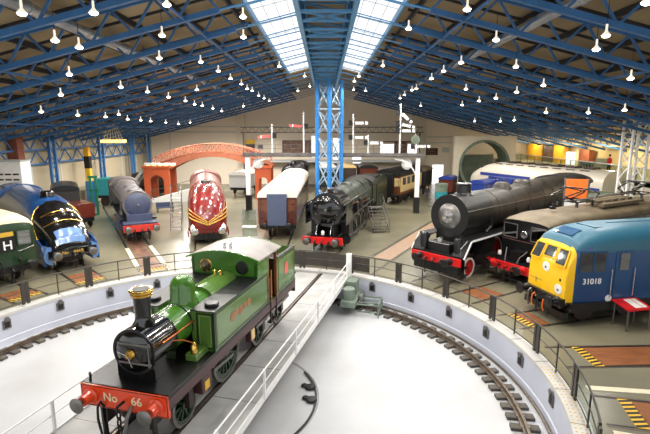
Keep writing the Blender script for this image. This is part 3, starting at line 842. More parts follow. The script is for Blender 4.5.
# cab front with curved top and round spectacles
def arcroof(hw, zs, zt, n=14): return [(hw-2*hw*k/n, zs+(zt-zs)*(1-((2*k/n-1)**2))) for k in range(n+1)]
b = MB(); b.prism([(-1.2,TZ1),(1.2,TZ1)]+arcroof(1.2,3.36,3.6),'x',-5.26,-5.2); cf = b.build('cab_front','green_engine',h)
for s, mat in ((-1,'window_glass'),(1,'glass_dark')):
    b = MB(); b.lathe([(.23,0),(.23,.02),(.2,.03),(.2,0),(.23,0)],(-5.2,s*.66,3.06),(1,0,0),24); wr = b.build('spectacle_ring','brass' if s<0 else 'black_satin',cf)
    b = MB(); b.lathe([(.2,0),(.2,.012),(.01,.013)],(-5.2,s*.66,3.06),(1,0,0),24); b.build('spectacle_glass','clear_glass' if s<0 else 'black_satin',wr)
b = MB(); b.box(-5.2,-5.19,-1.14,1.14,2.74,2.78); b.box(-5.2,-5.19,-1.14,-1.11,2.74,3.32); b.box(-5.2,-5.19,1.11,1.14,2.74,3.32); b.build('cab_front_lining','green_line',cf)
b = MB(); up = arcroof(1.32,3.37,3.63); lo = [(y,z-.05) for y,z in up[::-1]]; b.prism(up+lo,'x',-7.2,-5.05); rf = b.build('cab_roof','cabroof',h)
b = MB()
for x in (-5.05,-7.2): b.prism(arcroof(1.33,3.38,3.645)+[(y,z-.07) for y,z in arcroof(1.33,3.38,3.645)[::-1]],'x',x-.02,x+.02)
b.pieces('roof_beading','green_engine',rf)
b = MB()
for y in (-.1,.12): b.lathe([(.04,0),(.06,.02),(.035,.1),(.06,.2),(.02,.24)],(-5.5,y,3.6),(0,0,1),12)
b.build('whistle','steel_bright',rf)
# safety valves ahead of the cab
b = MB()
b.box(-4.95,-4.6,-.16,.16,BC+BR-.02,BC+BR+.09)
for y in (-.1,.1): b.lathe([(.06,0),(.045,.08),(.04,.16),(.065,.19),(.02,.22)],(-4.75,y,BC+BR+.04),(0,0,1),14)
b.bar((-4.95,0,BC+BR+.24),(-4.6,0,BC+BR+.28),.02); b.build('safety_valves','brass',h)
b = MB(); b.cyl((-3.5,0,BC+.05),(-5.2,0,BC+.05),BR+.06,n=36); b.build('firebox','green_tank',h)
wheels(h, ((-1.25,.55,10),(-3.6,.84,16),(-6.0,.5,10),(-8.0,.5,10)), 'green_dark', 'steel', .76)
b = MB(); b.box(-9.05,-8.97,-1.2,1.2,1.0,1.56); b.build('rear_beam','plum',h)
# ------------------------------------------------------------------ engines round the turntable
def rsec(x, hw, zb, zs, zt, n=14, p=1.0):
    """arched cross-section at x: straight sides to zs, elliptical top to zt"""
    pts = [(x,-hw,zb),(x,-hw,(zb+zs)/2),(x,-hw,zs)]
    for k in range(1, n):
        a = PI - PI*k/n; pts.append((x, hw*math.copysign(abs(math.cos(a))**p, math.cos(a)), zs+(zt-zs)*math.sin(a)**p))
    return pts + [(x,hw,zs),(x,hw,(zb+zs)/2),(x,hw,zb)]
def place(name, label, cat, r, ang, loc=None, group=None):
    x, y = loc or polar(r, ang)
    return T(name, label, cat, (x,y,0), R(ang+180), group)
def bogie(parent, x, wb=2.4, r=.48, n=2, mat='black_satin'):
    f = MB()
    for s in (-1, 1): f.box(x-wb/2-.5,x+wb/2+.5,s*.88,s*.98,.4,.72)
    f.box(x-.3,x+.3,-.9,.9,.5,.75)
    f = f.build('bogie', mat, parent)
    for k in range(n):
        xx = x-wb/2+wb*k/(n-1)
        for s in (-1, 1): MB().lathe([(.05,-.06),(r-.06,-.06),(r,-.06),(r,.04),(r+.03,.04),(r+.03,.07),(.05,.07)],(xx,s*.74,r),(0,-s,0),22).build('wheel', 'plum_dark', f)
    return f
def slab(b, pts, t, m=0):
    """thin panel over a planar quad"""
    P = [Vector(p) for p in pts]; n = (P[1]-P[0]).cross(P[3]-P[0]).normalized()*t
    b.hexa([*P, *[p+n for p in P]], m); return b

def steam(name, label, r, ang, Q, loc=None):
    h = place(name, label, 'steam locomotive', r, ang, loc)
    zc, br, xs, xb, xf, xc, xe = Q['zc'], Q['br'], Q['xs'], Q['xb'], Q['xf'], Q['xc'], Q['xe']   # smokebox, boiler, firebox, cab start, cab end
    rb, w = Q['rb'], Q.get('w', 1.28)
    bmat, smat, cmat, fmat = Q['boiler'], Q['smoke'], Q['cab'], Q.get('frame','black_satin')
    ubeam = MB().box(-.1,0,-Q.get('bw',1.25),Q.get('bw',1.25),Q['bz0'],Q['bz1']).build('buffer_beam', Q.get('beam','red_beam'), h, bevel=.01)
    buffers(h, 0, (Q['bz0']+Q['bz1'])/2, .87, .5, .22, Q.get('bufmat','steel'), 'black_satin', .13)
    coupling(h, 0, (Q['bz0']+Q['bz1'])/2); hose(h, .03, .4, Q['bz0']+.05, .6); hose(h, .03, -.45, Q['bz0']+.05, .6)
    b = MB(); b.cyl((xs,0,zc),(xb,0,zc),br+.02,n=44); b.box(xs-.1,xb+.2,-br*.75,br*.75,rb-.3,zc-br*.5); sk = b.build('smokebox', smat, h)
    dr = Q.get('door', br*.86)
    b = MB(); b.lathe([(dr,0),(dr,.03),(dr*.92,.08),(dr*.6,.17),(.02,.22)],(xs,0,zc),(1,0,0),40); sd = b.build('smokebox_door', Q.get('doormat', smat), h)
    if Q.get('boss'):
        b = MB(); b.lathe([(.02,.14),(dr*.52,.15),(dr*.5,.2),(.16,.24),(.12,.42),(.02,.44)],(xs,0,zc),(1,0,0),30); b.build('door_boss', 'steel_bright', sd)
    else:
        b = MB(); b.lathe([(.02,.2),(.1,.2),(.08,.3),(.02,.32)],(xs,0,zc),(1,0,0),14)
        for z in (.3,-.3): b.bar((xs+.1,-dr*.8,zc+z*dr),(xs+.1,dr*.8,zc+z*dr),.04,.06)
        b.build('door_strap', 'steel', sd)
    b = MB(); b.lathe([(br+.03,-.02),(br+.03,.03),(dr,.03),(dr,-.02)],(xs,0,zc),(1,0,0),44); b.build('door_ring', Q.get('ring', smat), sk)
    b = MB(); b.lathe([(br,0),(br,(xb-xf)*.5),(br+Q.get('taper',.12),xb-xf)],(xb,0,zc),(-1,0,0),44); bl = b.build('boiler', bmat, h)
    nb = Q.get('bands', 4)
    for k in range(nb):
        x = xb-(xb-xf)*(k+.3)/nb; rr = br+Q.get('taper',.12)*max(0,((xb-x)/(xb-xf)-.5)*2)
        MB().lathe([(rr,0),(rr+.012,.01),(rr+.012,.07),(rr,.08)],(x,0,zc),(-1,0,0),44).build('boiler_band', Q.get('band', bmat), h)
    t = Q.get('taper',.12)
    b = MB(); b.loft([rsec(xf, br+t, rb+.1, zc-.1, zc+br+t, 16, .8), rsec(xc, br+t+.08, rb+.1, zc-.1, zc+br+t, 16, .8)]); b.build('firebox', bmat, h)
    if Q.get('chim'):
        cx, zt, cr = Q['chim']
        b = MB(); zb = zc+br-.06; b.lathe([(cr+.14,0),(cr+.03,.1),(cr,zt-zb-.1),(cr+.06,zt-zb-.06),(cr+.04,zt-zb),(cr-.06,zt-zb-.02),(.01,zt-zb-.1)],(cx,0,zb),(0,0,1),28); b.build('chimney', Q.get('chimmat','black_satin'), h)
    for (dx, dh, dr_) in Q.get('domes', ()):
        b = MB(); b.lathe([(dr_+.12,-.12),(dr_+.03,.02),(dr_,dh*.5),(dr_*.75,dh*.88),(dr_*.3,dh),(.01,dh+.01)],(dx,0,zc+br),(0,0,1),26); b.build('dome', bmat, h)
    for s in (-1, 1):
        y0, y1 = s*Q.get('rbi',.75), s*w
        b = MB(); b.box(Q.get('rbx',-.9),xc,y0,y1,rb-.05,rb)
        if Q.get('slope'):
            sl = Q['slope']; slab(b, [(Q['rbx'],y0,rb-.05),(Q['rbx'],y1,rb-.05),(sl,y1,Q['bz1']),(sl,y0,Q['bz1'])] if s>0 else [(Q['rbx'],y1,rb-.05),(Q['rbx'],y0,rb-.05),(sl,y0,Q['bz1']),(sl,y1,Q['bz1'])], .05)
        b.build('running_board', Q.get('rbmat','black_satin'), h)
        b = MB(); b.box(Q.get('rbx',-.9),xc,y1,y1+s*.015,rb-.09,rb+.005)
        if Q.get('slope'):
            b.bar((Q['rbx'],y1,rb-.045),(Q['slope'],y1,Q['bz1']),.05,.07)
        b.build('board_edge', Q.get('edge', fmat), h)
        MB().box(-.3,xe,s*.55,s*.6,.55,rb-.3).build('main_frame', fmat, h)
        cy = Q.get('cyl', -2.2)
        b = MB(); b.cyl((cy+.6,s*1.02,Q['wz']+.05),(cy-.6,s*1.02,Q['wz']+.05),.34,n=22); b.box(cy-.6,cy+.6,s*.7,s*1.25,Q['wz']+.25,rb-.05); b.build('cylinder', Q.get('cylmat',fmat), h)
        dw = [q for q in Q['wheels'] if q[3]]
        b = MB(); b.bar((dw[0][0],s*1.0,Q['wz']-.2),(dw[-1][0],s*1.0,Q['wz']-.2),.05,.12); b.build('coupling_rod', 'steel', h)
        b = MB(); b.bar((cy-.6,s*1.08,Q['wz']+.02),(dw[min(2,len(dw)-1)][0],s*1.08,Q['wz']-.2),.05,.1); b.bar((cy-1.2,s*1.05,rb-.2),(dw[1][0],s*1.05,Q['wz']+.1),.04,.08); b.build('connecting_rod', 'steel', h)
        b = MB(); b.tube([(xs+.2,s*(br+.1),zc+br*.35),(xc,s*(br+t+.1),zc+br*.35)],.022,6); b.build('handrail', Q.get('rail','steel'), h)
        b = MB(); b.tube([(xb+.3,s*br*.95,zc-.1),(xb+.2,s*(br*.8+.2),rb+.3),(cy,s*1.0,rb)],.1,10); b.build('steam_pipe', smat, h)
    cz = Q['cz']
    b = MB(); b.loft([rsec(xc,w,rb-.4,cz-.5,cz),rsec(xc-.08,w,rb-.4,cz-.5,cz)]); b.build('cab_front', cmat, h)
    for s in (-1, 1):
        b = MB(); y0, y1 = s*(w-.05), s*w
        b.box(xe,xc,y0,y1,rb-.4,rb+1.0); b.box(xc-.35,xc,y0,y1,rb+1.0,cz-.45); b.box(xe+.2,xe+.35,y0,y1,rb+1.0,cz-.45); b.box(xe+.7,xe+.95,y0,y1,rb+1.0,cz-.45); b.box(xe,xc,y0,y1,cz-.62,cz-.45)
        b.build('cab_side', cmat, h)
        MB().box(xc+.0,xc+.02,s*.5,s*(w-.18),cz-.95,cz-.5).build('cab_window', 'glass_dark', h)
    b = MB(); b.loft([[(x,y,z) for (x,y,z) in rsec(xx,w+.04,cz-.56,cz-.5,cz+.04)] for xx in (xc+.15, xe-.3)]); b.build('cab_roof', Q.get('roofmat','soot'), h)
    wheels(h, [(x,rr,n) for x,rr,n,d in Q['wheels']], Q.get('wheelmat','black_satin'), Q.get('tyre','steel_bright'))
    if Q.get('defl'):
        x0, x1, z0, z1 = Q['defl']
        for s in (-1, 1):
            b = MB(); b.prism([(x0,z0),(x0,z1-.25),(x0-.25,z1),(x1,z1),(x1,z0)],'y',min(s*(w-.02),s*(w+.02)),max(s*(w-.02),s*(w+.02))); b.box(x0-.4,x0-.35,s*br,s*w,z1-.2,z1-.15)
            b.build('smoke_deflector', Q.get('deflmat','black_gloss'), h)
    if Q.get('tender'):
        x0, x1, tz, tm = Q['tender']
        b = MB(); b.box(x1,x0,-w,w,1.1,tz-.4)
        b.prism([(-w,tz-.4),(w,tz-.4),(w-.35,tz),(-w+.35,tz)],'x',x1,x0-.05); td = b.build('tender_body', tm, h)
        MB().box(x1+1.5,x0-.4,-.8,.8,tz,tz+.12).build('coal', 'soot', td)
        k = 0; xx = x0-.8
        while xx > x1+.4:
            for s in (-1, 1): MB().lathe([(.05,-.06),(.5,-.06),(.53,.04),(.53,.07),(.05,.07)],(xx,s*.74,.5),(0,-s,0),20).build('tender_wheel', 'plum_dark', h)
            xx -= 1.75
        MB().box(x1,x0,-1.2,1.2,.75,1.1).build('tender_frame', 'black_matt', h)
    return h

# black heavy freight engine with green boiler (centre)
A = [14.75*k+1.75 for k in range(12)]
st = steam('steam_locomotive', 'green-boilered steam locomotive with black smokebox and red buffer beam right of the blue pillar', 13.25, 75.0,
  dict(zc=2.78, br=1.02, xs=-1.0, xb=-3.4, xf=-8.6, xc=-10.9, xe=-12.7, rb=2.15, rbi=.8, rbx=-1.0, bz0=.85, bz1=1.28, boiler='brunswick', smoke='black_gloss', cab='brunswick', roofmat='soot',
       chim=(-2.1,4.0,.27), domes=((-6.2,.16,.38),), cz=3.85, wz=.76, wheels=((-2.6,.46,10,0),(-4.1,.76,14,1),(-5.75,.76,14,1),(-7.4,.76,14,1),(-9.05,.76,14,1),(-10.7,.76,14,1)), defl=(-.8,-2.7,1.9,3.2), cyl=-2.5,
       band='brunswick', edge='steel', tender=(-13.2,-19.8,3.4,'brunswick'), taper=.1))
b = MB(); b.box(-1.1,-.05,-1.0,1.0,1.35,1.4); b.build('front_platform','black_gloss',st)
b = MB()
for y in (-.45,.45): b.tube([(-.15,y,1.4),(-.5,y,1.85),(-1.0,y,2.0)],.03)
b.build('front_step_rail','steel_bright',st)
pt = MB().box(-1.0,-.93,-.45,.45,3.3,3.48).build('number_plate','black_satin',st)
text('92220', .19, 'cream_letter', pt, 'lettering', (-.925,0,3.39), (0,1,0), (0,0,1), .004)
for s in (-1,1):
    for j,(z0,z1) in enumerate(((3.1,2.75),(2.75,2.4))):
        b = MB(); b.tube([(-3.2,s*(1.0+.03*j),z0),(-5.5,s*1.09,z0),(-6.2,s*1.12,z1),(-9.0,s*1.2,z1)],.035,6); b.build('boiler_pipe','copper' if j else 'steel',st)
    b = MB(); b.box(-5.2,-4.6,s*1.05,s*1.25,2.15,2.75); b.build('side_box','black_satin',st,bevel=.03)
    b = MB(); b.lathe([(.02,0),(.16,0),(.16,.6),(.1,.68),(.02,.7)],(-6.4,s*1.12,2.15),(0,0,1),14); b.build('pump','soot',st)
b = MB(); b.lathe([(.02,0),(.09,0),(.11,.18),(.05,.24),(.02,.26)],(-.15,.0,1.4),(0,0,1),12); b.build('headlamp','lamp_white',st)

# big black engine with silver-bossed smokebox door
kf = steam('steam_locomotive', 'very large black steam locomotive with silver smokebox door boss and white-edged running board', 12.4, 42.5,
  dict(zc=3.25, br=1.07, door=.66, xs=-1.15, xb=-3.8, xf=-11.4, xc=-14.6, xe=-16.8, rb=2.25, rbi=.85, rbx=-.8, slope=-.15, w=1.55, bw=1.45, bz0=1.02, bz1=1.42, boiler='dusty_black', smoke='black_matt', doormat='steel', ring='black_satin', boss=True, cab='black_satin', roofmat='soot',
       chim=(-2.4,4.85,.36), domes=((-6.6,.3,.45),(-9.2,.28,.5)), cz=4.5, wz=.88, wheels=((-2.0,.5,10,0),(-4.6,.88,14,1),(-6.7,.88,14,1),(-8.8,.88,14,1),(-10.9,.88,14,1),(-14,.6,10,0)), cyl=-3.1,
       beam='red_beam', edge='white_paint', wheelmat='red_faded', tyre='white_paint', rail='steel', bufmat='black_satin', band='soot'))
b = MB(); b.box(-1.3,-.1,-1.42,1.42,1.42,1.5); b.box(-.35,-.05,-1.3,1.3,.55,1.0); b.build('front_platform','black_satin',kf)
b = MB()
for s in (-1,1):
    b.lathe([(.02,0),(.22,0),(.22,.75),(.16,.85),(.02,.88)],(-.5,s*1.0,1.5),(0,0,1),16)
b.pieces('air_reservoir','black_satin',kf)
b = MB(); b.box(-.9,-.35,-.55,.55,1.5,1.95); b.build('lamp_box','black_satin',kf)
b = MB(); b.box(-.95,-.3,-.6,.6,1.95,1.99); b.build('box_lid','steel_bright',kf)
b = MB(); b.tube([(-.15,-1.35,1.42),(-.15,-1.35,1.9),(-.7,-1.35,2.2)],.03); b.tube([(-.15,1.35,1.42),(-.15,1.35,1.9),(-.7,1.35,2.2)],.03); b.pieces('front_handrail','steel',kf)
for s in (-1,1):
    b = MB(); b.tube([(-6.2,s*.4,4.2),(-6.3,s*.8,3.9),(-6.6,s*1.08,3.2),(-7.0,s*1.1,2.3)],.035); b.tube([(-7.6,s*.4,4.2),(-7.7,s*.8,3.9),(-8.0,s*1.1,3.2),(-8.4,s*1.2,2.3)],.035)
    b.build('sand_pipe','steel',kf)
    b = MB(); b.ball((-5.2,s*1.3,2.5),.32,.24,.28); b.build('air_pump','black_satin',kf)
    b = MB(); b.box(-1.0,-.55,s*1.1,s*1.35,.4,.44); b.box(-1.0,-.55,s*1.1,s*1.35,.8,.84); b.box(-.58,-.55,s*1.1,s*1.35,.4,1.4); b.build('front_step','black_satin',kf)
b = MB(); b.cyl((-.5,0,2.12),(-.36,0,2.12),.13,n=16); b.build('headlamp','steel_bright',kf)

# grey engine on the left
gy = steam('steam_locomotive', 'grey steam locomotive with slate-blue front and faded red buffer beam', 18.4, 118.3,
  dict(zc=2.5, br=.94, door=.84, xs=-1.5, xb=-3.4, xf=-8.2, xc=-10.6, xe=-12.6, rb=1.6, rbi=.75, rbx=-1.2, w=1.18, bw=1.15, bz0=.9, bz1=1.35, boiler='grey_boiler', smoke='grey_boiler', doormat='slate_blue', ring='grey_boiler', cab='grey_boiler', roofmat='grey_boiler',
       domes=((-2.6,.1,.42),(-5.5,.1,.4),), cz=3.55, wz=.94, wheels=((-2.2,.47,10,0),(-4.6,.94,14,1),(-6.9,.94,14,1),(-9.2,.94,14,1)), cyl=-2.9, beam='red_faded', cylmat='slate_blue', frame='slate_blue',
       rail='steel', band='slate_blue', taper=.06))
b = MB(); b.box(-1.7,-.1,-1.1,1.1,1.4,1.46); b.box(-1.65,-.9,-.8,.8,1.46,1.9); b.build('front_platform','slate_blue',gy)

# blue streamlined engine
ml = place('streamlined_locomotive', 'garter-blue streamlined steam locomotive with black wedge nose at the far left', 'steam locomotive', 14.3, 134.8)
secs = [(-.15,.9,1.0,1.3,1.52),(-.35,1.0,.95,1.5,1.95),(-.8,1.1,.9,1.8,2.42),(-1.4,1.18,.9,2.1,2.86),(-2.1,1.24,.9,2.35,3.22),(-2.8,1.28,.9,2.5,3.48),(-3.6,1.32,.9,2.6,3.72),(-4.6,1.35,.9,2.65,3.86),(-8,1.35,.9,2.7,3.9),(-10.4,1.36,.9,2.8,3.92)]
def a4m(c):
    if -.72 < c.x < -.2 and abs(c.y) < .7 and c.z > 1.4: return 2
    return 1 if (c.x > -1.9 - .6*max(0,c.z-1.6) and c.z > .0 and not (c.z < 1.55 and abs(c.y) > 1.05)) else 0
fine = []
for i in range(len(secs)-1):
    for k in range(5):
        t = k/5; fine.append(tuple(u+(v-u)*t for u, v in zip(secs[i], secs[i+1])))
fine.append(secs[-1])
b = MB(); b.loft([rsec(*s_, n=18) for s_ in fine], mf=a4m); b.build('casing', ['garter_blue','black_gloss','garter_light'], ml)
# bright edging between black nose and blue casing
for s in (-1, 1):
    pts = []
    for z in [1.3+.12*k for k in range(18)]:
        x = -1.9-.6*max(0,z-1.6)
        j = min(range(len(fine)), key=lambda q: abs(fine[q][0]-x)); hw, zb, zs, zt = fine[j][1:5]
        if z > zt-.03: break
        y = hw if z <= zs else hw*math.sqrt(max(0,1-((z-zs)/(zt-zs))**2))
        pts.append((x,s*(y+.008),z))
    MB().tube(pts,.03,6).build('casing_edging','brass',ml)
b = MB(); b.tube([(-1.95,-.95,2.83),(-1.8,-.5,3.08),(-1.75,0,3.16),(-1.8,.5,3.08),(-1.95,.95,2.83)],.035); b.tube([(-1.25,-1.0,2.4),(-1.1,-.5,2.66),(-1.05,0,2.74),(-1.1,.5,2.66),(-1.25,1.0,2.4)],.03); b.build('nose_handrail','brass',ml)
b = MB(); b.lathe([(.42,0),(.36,.25),(.3,.3),(.25,.22),(.01,.2)],(-4.0,0,3.76),(0,0,1),24); b.build('chimney','black_gloss',ml)
b = MB(); b.box(-.1,0,-1.2,1.2,.88,1.28); b.build('buffer_beam','black_gloss',ml)
text('4468', .26, 'gold_paint', ml, 'lettering', (.012,.25,1.1), (0,1,0), (0,0,1), .004)
text('No', .24, 'gold_paint', ml, 'lettering', (.012,-.4,1.1), (0,1,0), (0,0,1), .004)
buffers(ml, 0, 1.06, .87, .5, .22, 'steel', 'black_satin'); coupling(ml, 0, 1.0); hose(ml, .03, .35, .9, .6)
for s in (-1, 1):
    prof = [(-.2,.45),(-.2,1.0),(-.5,1.5),(-1.2,1.72),(-2.6,1.72),(-11,1.72),(-11,1.2),(-3.2,1.2),(-3.0,.62),(-2.0,.45)]
    b = MB(); b.prism(prof,'y',min(s*1.28,s*1.4),max(s*1.28,s*1.4)); b.build('side_valance','garter_blue',ml,bevel=.03)
    b = MB(); b.loft([[(x,s*(1.0+.4*math.sin(a)),.5+.95*(.5-.5*math.cos(a*1.0))) for a in [PI*k/10 for k in range(11)]] for x in (-.15,-2.4)]); b.build('cylinder_fairing','garter_light',ml)
MB().loft([rsec(-10.4,1.36,1.2,3.3,3.95),rsec(-12.2,1.36,1.2,3.3,3.95)]).build('cab','garter_blue',ml)
MB().box(-11.8,-.5,-.6,.6,.5,.95).build('main_frame','black_satin',ml)
wheels(ml, ((-1.4,.48,10),(-3.3,.48,10),(-5.4,1.0,16),(-7.6,1.0,16),(-9.8,1.0,16)),'maroon')

# crimson streamlined engine
du = place('streamlined_locomotive', 'crimson bullet-nosed streamlined steam locomotive with gold speed stripes', 'steam locomotive', 16.6, 104.7)
secs = [(-.05,.5,1.0,1.35,1.75),(-.2,.85,.9,1.55,2.15),(-.5,1.1,.85,1.75,2.6),(-1.0,1.25,.82,1.95,3.05),(-1.7,1.33,.8,2.15,3.45),(-2.6,1.36,.8,2.3,3.75),(-3.6,1.37,.8,2.4,3.88),(-6,1.37,.8,2.5,3.92),(-11.5,1.37,.8,2.6,3.92)]
fine = []
for i in range(len(secs)-1):
    for k in range(4):
        t = k/4; fine.append(tuple(u+(v-u)*t for u, v in zip(secs[i], secs[i+1])))
fine.append(secs[-1])
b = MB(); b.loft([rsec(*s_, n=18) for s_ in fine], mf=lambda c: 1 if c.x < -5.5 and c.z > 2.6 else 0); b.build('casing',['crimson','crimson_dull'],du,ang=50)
def surf(x, z, off=.012):
    for q in range(len(fine)-1):
        if fine[q][0] >= x >= fine[q+1][0]:
            t = (fine[q][0]-x)/(fine[q][0]-fine[q+1][0]+1e-9); hw, zb, zs, zt = [u+(v-u)*t for u, v in zip(fine[q][1:], fine[q+1][1:])]; break
    if z >= zt: return -1
    y = hw if z <= zs else hw*math.sqrt(max(0,1-((z-zs)/(zt-zs))**2))
    return y+off
for s in (-1, 1):
    for j, (z0, z1) in enumerate(((1.36,1.8),(1.46,2.05),(1.56,2.3))):
        pts = []
        for k in range(13):
            y = .02+k*.098; z = z0+(z1-z0)*(k/12)**.9
            for q in range(400):
                x = -.051-q*.01
                if surf(x,z,0) >= y: pts.append((x+.02, s*(y+.01), z)); break
        xl = pts[-1][0]
        for k in range(1,14):
            x = xl-k*.35
            if x < -5: break
            pts.append((x, s*surf(x,z1), z1))
        MB().tube(pts,.045 if j==0 else .03,6).build('speed_stripe','gold_paint',du)
    b = MB(); b.lathe([(.02,0),(.13,0),(.15,.12),(.15,.3),(.09,.4),(.03,.44),(.02,.5)],(.12,s*1.0,1.0),(0,0,1),16); b.build('buffer_lamp','lamp_white',du)
    b = MB(); b.box(-.4,-11.5,s*1.3,s*1.36,.55,.9); b.build('valance','crimson',du)
b = MB(); b.box(-.25,-.05,-1.2,1.2,.8,1.2); b.build('buffer_beam','crimson',du)
buffers(du, -.05, 1.02, .87, .45, .23, 'steel_bright', 'black_satin'); coupling(du, -.05, .95); hose(du, 0, .3, .85, .5); hose(du, 0, -.3, .85, .5)
b = MB(); b.box(-.3,-.1,-.85,.85,.35,.8); b.build('front_skirt','black_satin',du)
b = MB(); b.lathe([(.38,0),(.33,.16),(.26,.18),(.01,.1)],(-3.7,0,3.82),(0,0,1),22); b.build('chimney','black_satin',du)
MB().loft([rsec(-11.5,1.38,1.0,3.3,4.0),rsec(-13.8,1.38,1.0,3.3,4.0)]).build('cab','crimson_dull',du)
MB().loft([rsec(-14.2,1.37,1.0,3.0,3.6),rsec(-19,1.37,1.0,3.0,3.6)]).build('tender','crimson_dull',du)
MB().box(-11.5,-.5,-.6,.6,.5,.9).build('main_frame','black_satin',du)
wheels(du, ((-1.6,.46,10),(-3.2,.46,10),(-5.2,1.0,16),(-7.5,1.0,16),(-9.8,1.0,16)),'maroon')
wheels(du, tuple((-15.0-1.6*k,.63,10) for k in range(3)),'maroon')

# ------------------------------------------------------------------ diesel with yellow front
ds = place('diesel_locomotive', 'blue diesel locomotive with bright yellow front numbered 31018', 'diesel locomotive', 0, 13.5, (8.5,17.9))
secs = [(-.55,1.06,.95,1.6,2.36),(-.62,1.08,.95,2.3,2.52),(-.86,1.1,.95,2.6,3.16),(-1.05,1.13,.95,2.75,3.42),(-1.4,1.18,.95,2.85,3.6),(-2.0,1.25,.95,2.9,3.72),(-3.0,1.34,.95,2.94,3.8),(-16.5,1.34,.95,2.92,3.8)]
def rbox(x, hw, zb, zs, zt, n=14): return rsec(x,hw,zb,zs,zt,n,.62)
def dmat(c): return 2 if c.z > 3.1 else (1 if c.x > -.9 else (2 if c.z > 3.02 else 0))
fine = []
for i in range(len(secs)-1):
    kk = 4 if i < 6 else 1
    for k in range(kk): fine.append(tuple(u+(v-u)*k/kk for u, v in zip(secs[i], secs[i+1])))
fine.append(secs[-1])
b = MB(); b.loft([rbox(*s_) for s_ in fine], mf=dmat); bd = b.build('body',['rail_blue','yellow','rail_blue_lit'],ds,ang=28)
def hwx(x):
    for q0, q1 in zip(secs, secs[1:]):
        if q0[0] >= x >= q1[0]: return q0[1]+(q1[1]-q0[1])*(q0[0]-x)/(q0[0]-q1[0])
    return 1.34
def onface(y, z): # front windscreen plane
    t = (z-2.44)/(3.16-2.44); return (-.6-.29*t+.02, y, z)
for (y0, y1) in ((-.98,-.43),(-.32,.32),(.43,.98)):
    o0, o1 = y0*.93, y1*.93
    zl, zh = (2.36,2.98) if abs(y0+y1) > .5 else (2.52,2.98)
    b = MB(); slab(b, [onface(y0,zl),onface(y1,zl),onface(o1,zh),onface(o0,zh)], .03); wn = b.build('windscreen','glass_dark',ds)
    b = MB()
    P = [Vector(onface(y0,zl)),Vector(onface(y1,zl)),Vector(onface(o1,zh)),Vector(onface(o0,zh))]
    for p, q in zip(P, P[1:]+P[:1]): b.bar(p+Vector((.03,0,.01)),q+Vector((.03,0,.01)),.045)
    b.build('windscreen_frame','yellow',wn)
b = MB(); b.bar((-.585,.1,2.52),(-.7,.16,2.86),.015); b.bar((-.585,.8,2.45),(-.7,.86,2.8),.015); b.build('wiper','black_satin',ds)
for (y, z, nm) in ((-.05,2.12,''),(.72,1.4,'')):
    b = MB(); b.lathe([(.2,0),(.2,.03),(.01,.031)],(-.56,y,z),(1,0,0),24); o = b.build('marker_disc','white_paint',ds)
    MB().lathe([(.05,.03),(.05,.05),(.01,.055)],(-.56,y,z-.03),(1,0,0),12).build('marker_lamp','grey_boiler',o)
b = MB(); b.box(-.55,-.53,.74,.82,1.74,1.84); b.build('lamp_iron','black_satin',ds)
b = MB(); b.box(-.55,-.545,-1.0,-.2,1.45,1.47); b.box(-.55,-.545,-.6,-.55,1.3,1.5); b.build('front_grab_rail','steel',ds)
for s in (-1, 1):
    def side(x0, x1, z0, z1, o=.012, t=.018):   # thin panel following the tapered cab side
        q = [(x0,s*(hwx(x0)+o),z0),(x1,s*(hwx(x1)+o),z0),(x1,s*(hwx(x1)+o),z1),(x0,s*(hwx(x0)+o),z1)]
        return slab(MB(), q if s < 0 else q[::-1], t)
    sw = side(-2.1,-1.05,2.18,2.94).build('cab_window','glass_dark',ds)
    side(-1.66,-1.58,2.16,2.96,.03).build('window_frame','rail_blue',sw); side(-2.16,-2.1,2.14,2.98,.02).build('window_frame','rail_blue',sw)
    side(-2.14,-1.02,2.94,2.99,.02).build('window_frame','rail_blue',sw); side(-2.14,-1.02,2.13,2.18,.02).build('window_frame','rail_blue',sw)
    dd = side(-3.3,-2.55,1.1,2.98,.004).build('cab_door','rail_blue',ds)
    side(-3.12,-2.72,2.2,2.88,.024).build('door_window','window_glass',dd)
    for x in (-2.4,-3.42): 
        b = MB(); hw_ = hwx(x); b.tube([(x,s*hw_,2.3),(x,s*(hw_+.06),2.25),(x,s*(hw_+.06),1.15),(x,s*hw_,1.1)],.018); b.build('door_handrail','steel_bright',ds)
    for k in range(7): MB().box(-5.8-k*1.35,-4.9-k*1.35,s*1.335,s*1.352,2.2,2.9).build('side_window','glass_blue',ds)
    b = MB()
    for k in range(9):
        x = -4.4-k*1.35; b.box(x-.015,x,s*1.338,s*1.348,1.1,2.95)
    b.build('panel_seam','rail_blue_lit',ds)
    text('31018', .32, 'white_paint', ds, 'lettering', (-1.62,s*(hwx(-1.62)+.012),1.78), (-s,.1,0), (0,0,1), .006)
    MB().lathe([(.02,0),(.14,0),(.14,.04),(.02,.05)],(-2.4,s*1.27,1.06),(0,s,0),16).build('gauge_dial','white_paint',ds)
    MB().box(-16.3,-.7,s*1.1,s*1.32,.62,.95).build('solebar','black_satin',ds)
b = MB(); b.box(-16.5,-3.2,-.02,.02,3.76,3.82); b.box(-2.6,-2.2,-.5,.5,3.6,3.76); b.build('roof_hatch','rail_blue_lit',ds)
b = MB(); slab(b,[(-1.12,-.5,3.45),(-1.12,.5,3.45),(-1.6,.48,3.64),(-1.6,-.48,3.64)],.05); b.build('roof_indicator','glass_blue',ds)
b = MB(); b.box(-.6,-.4,-1.08,1.08,.72,1.1); b.build('buffer_beam','black_satin',ds)
buffers(ds, -.42, .98, .87, .45, .25, 'black_satin', 'black_satin', .14); coupling(ds, -.4, .95); hose(ds,-.4,.35,.75,.35,'orange',.025); hose(ds,-.4,-.3,.75,.35,'orange',.025); hose(ds,-.4,.6,.85,.5,'black_matt'); hose(ds,-.4,-.55,.85,.5,'steel')
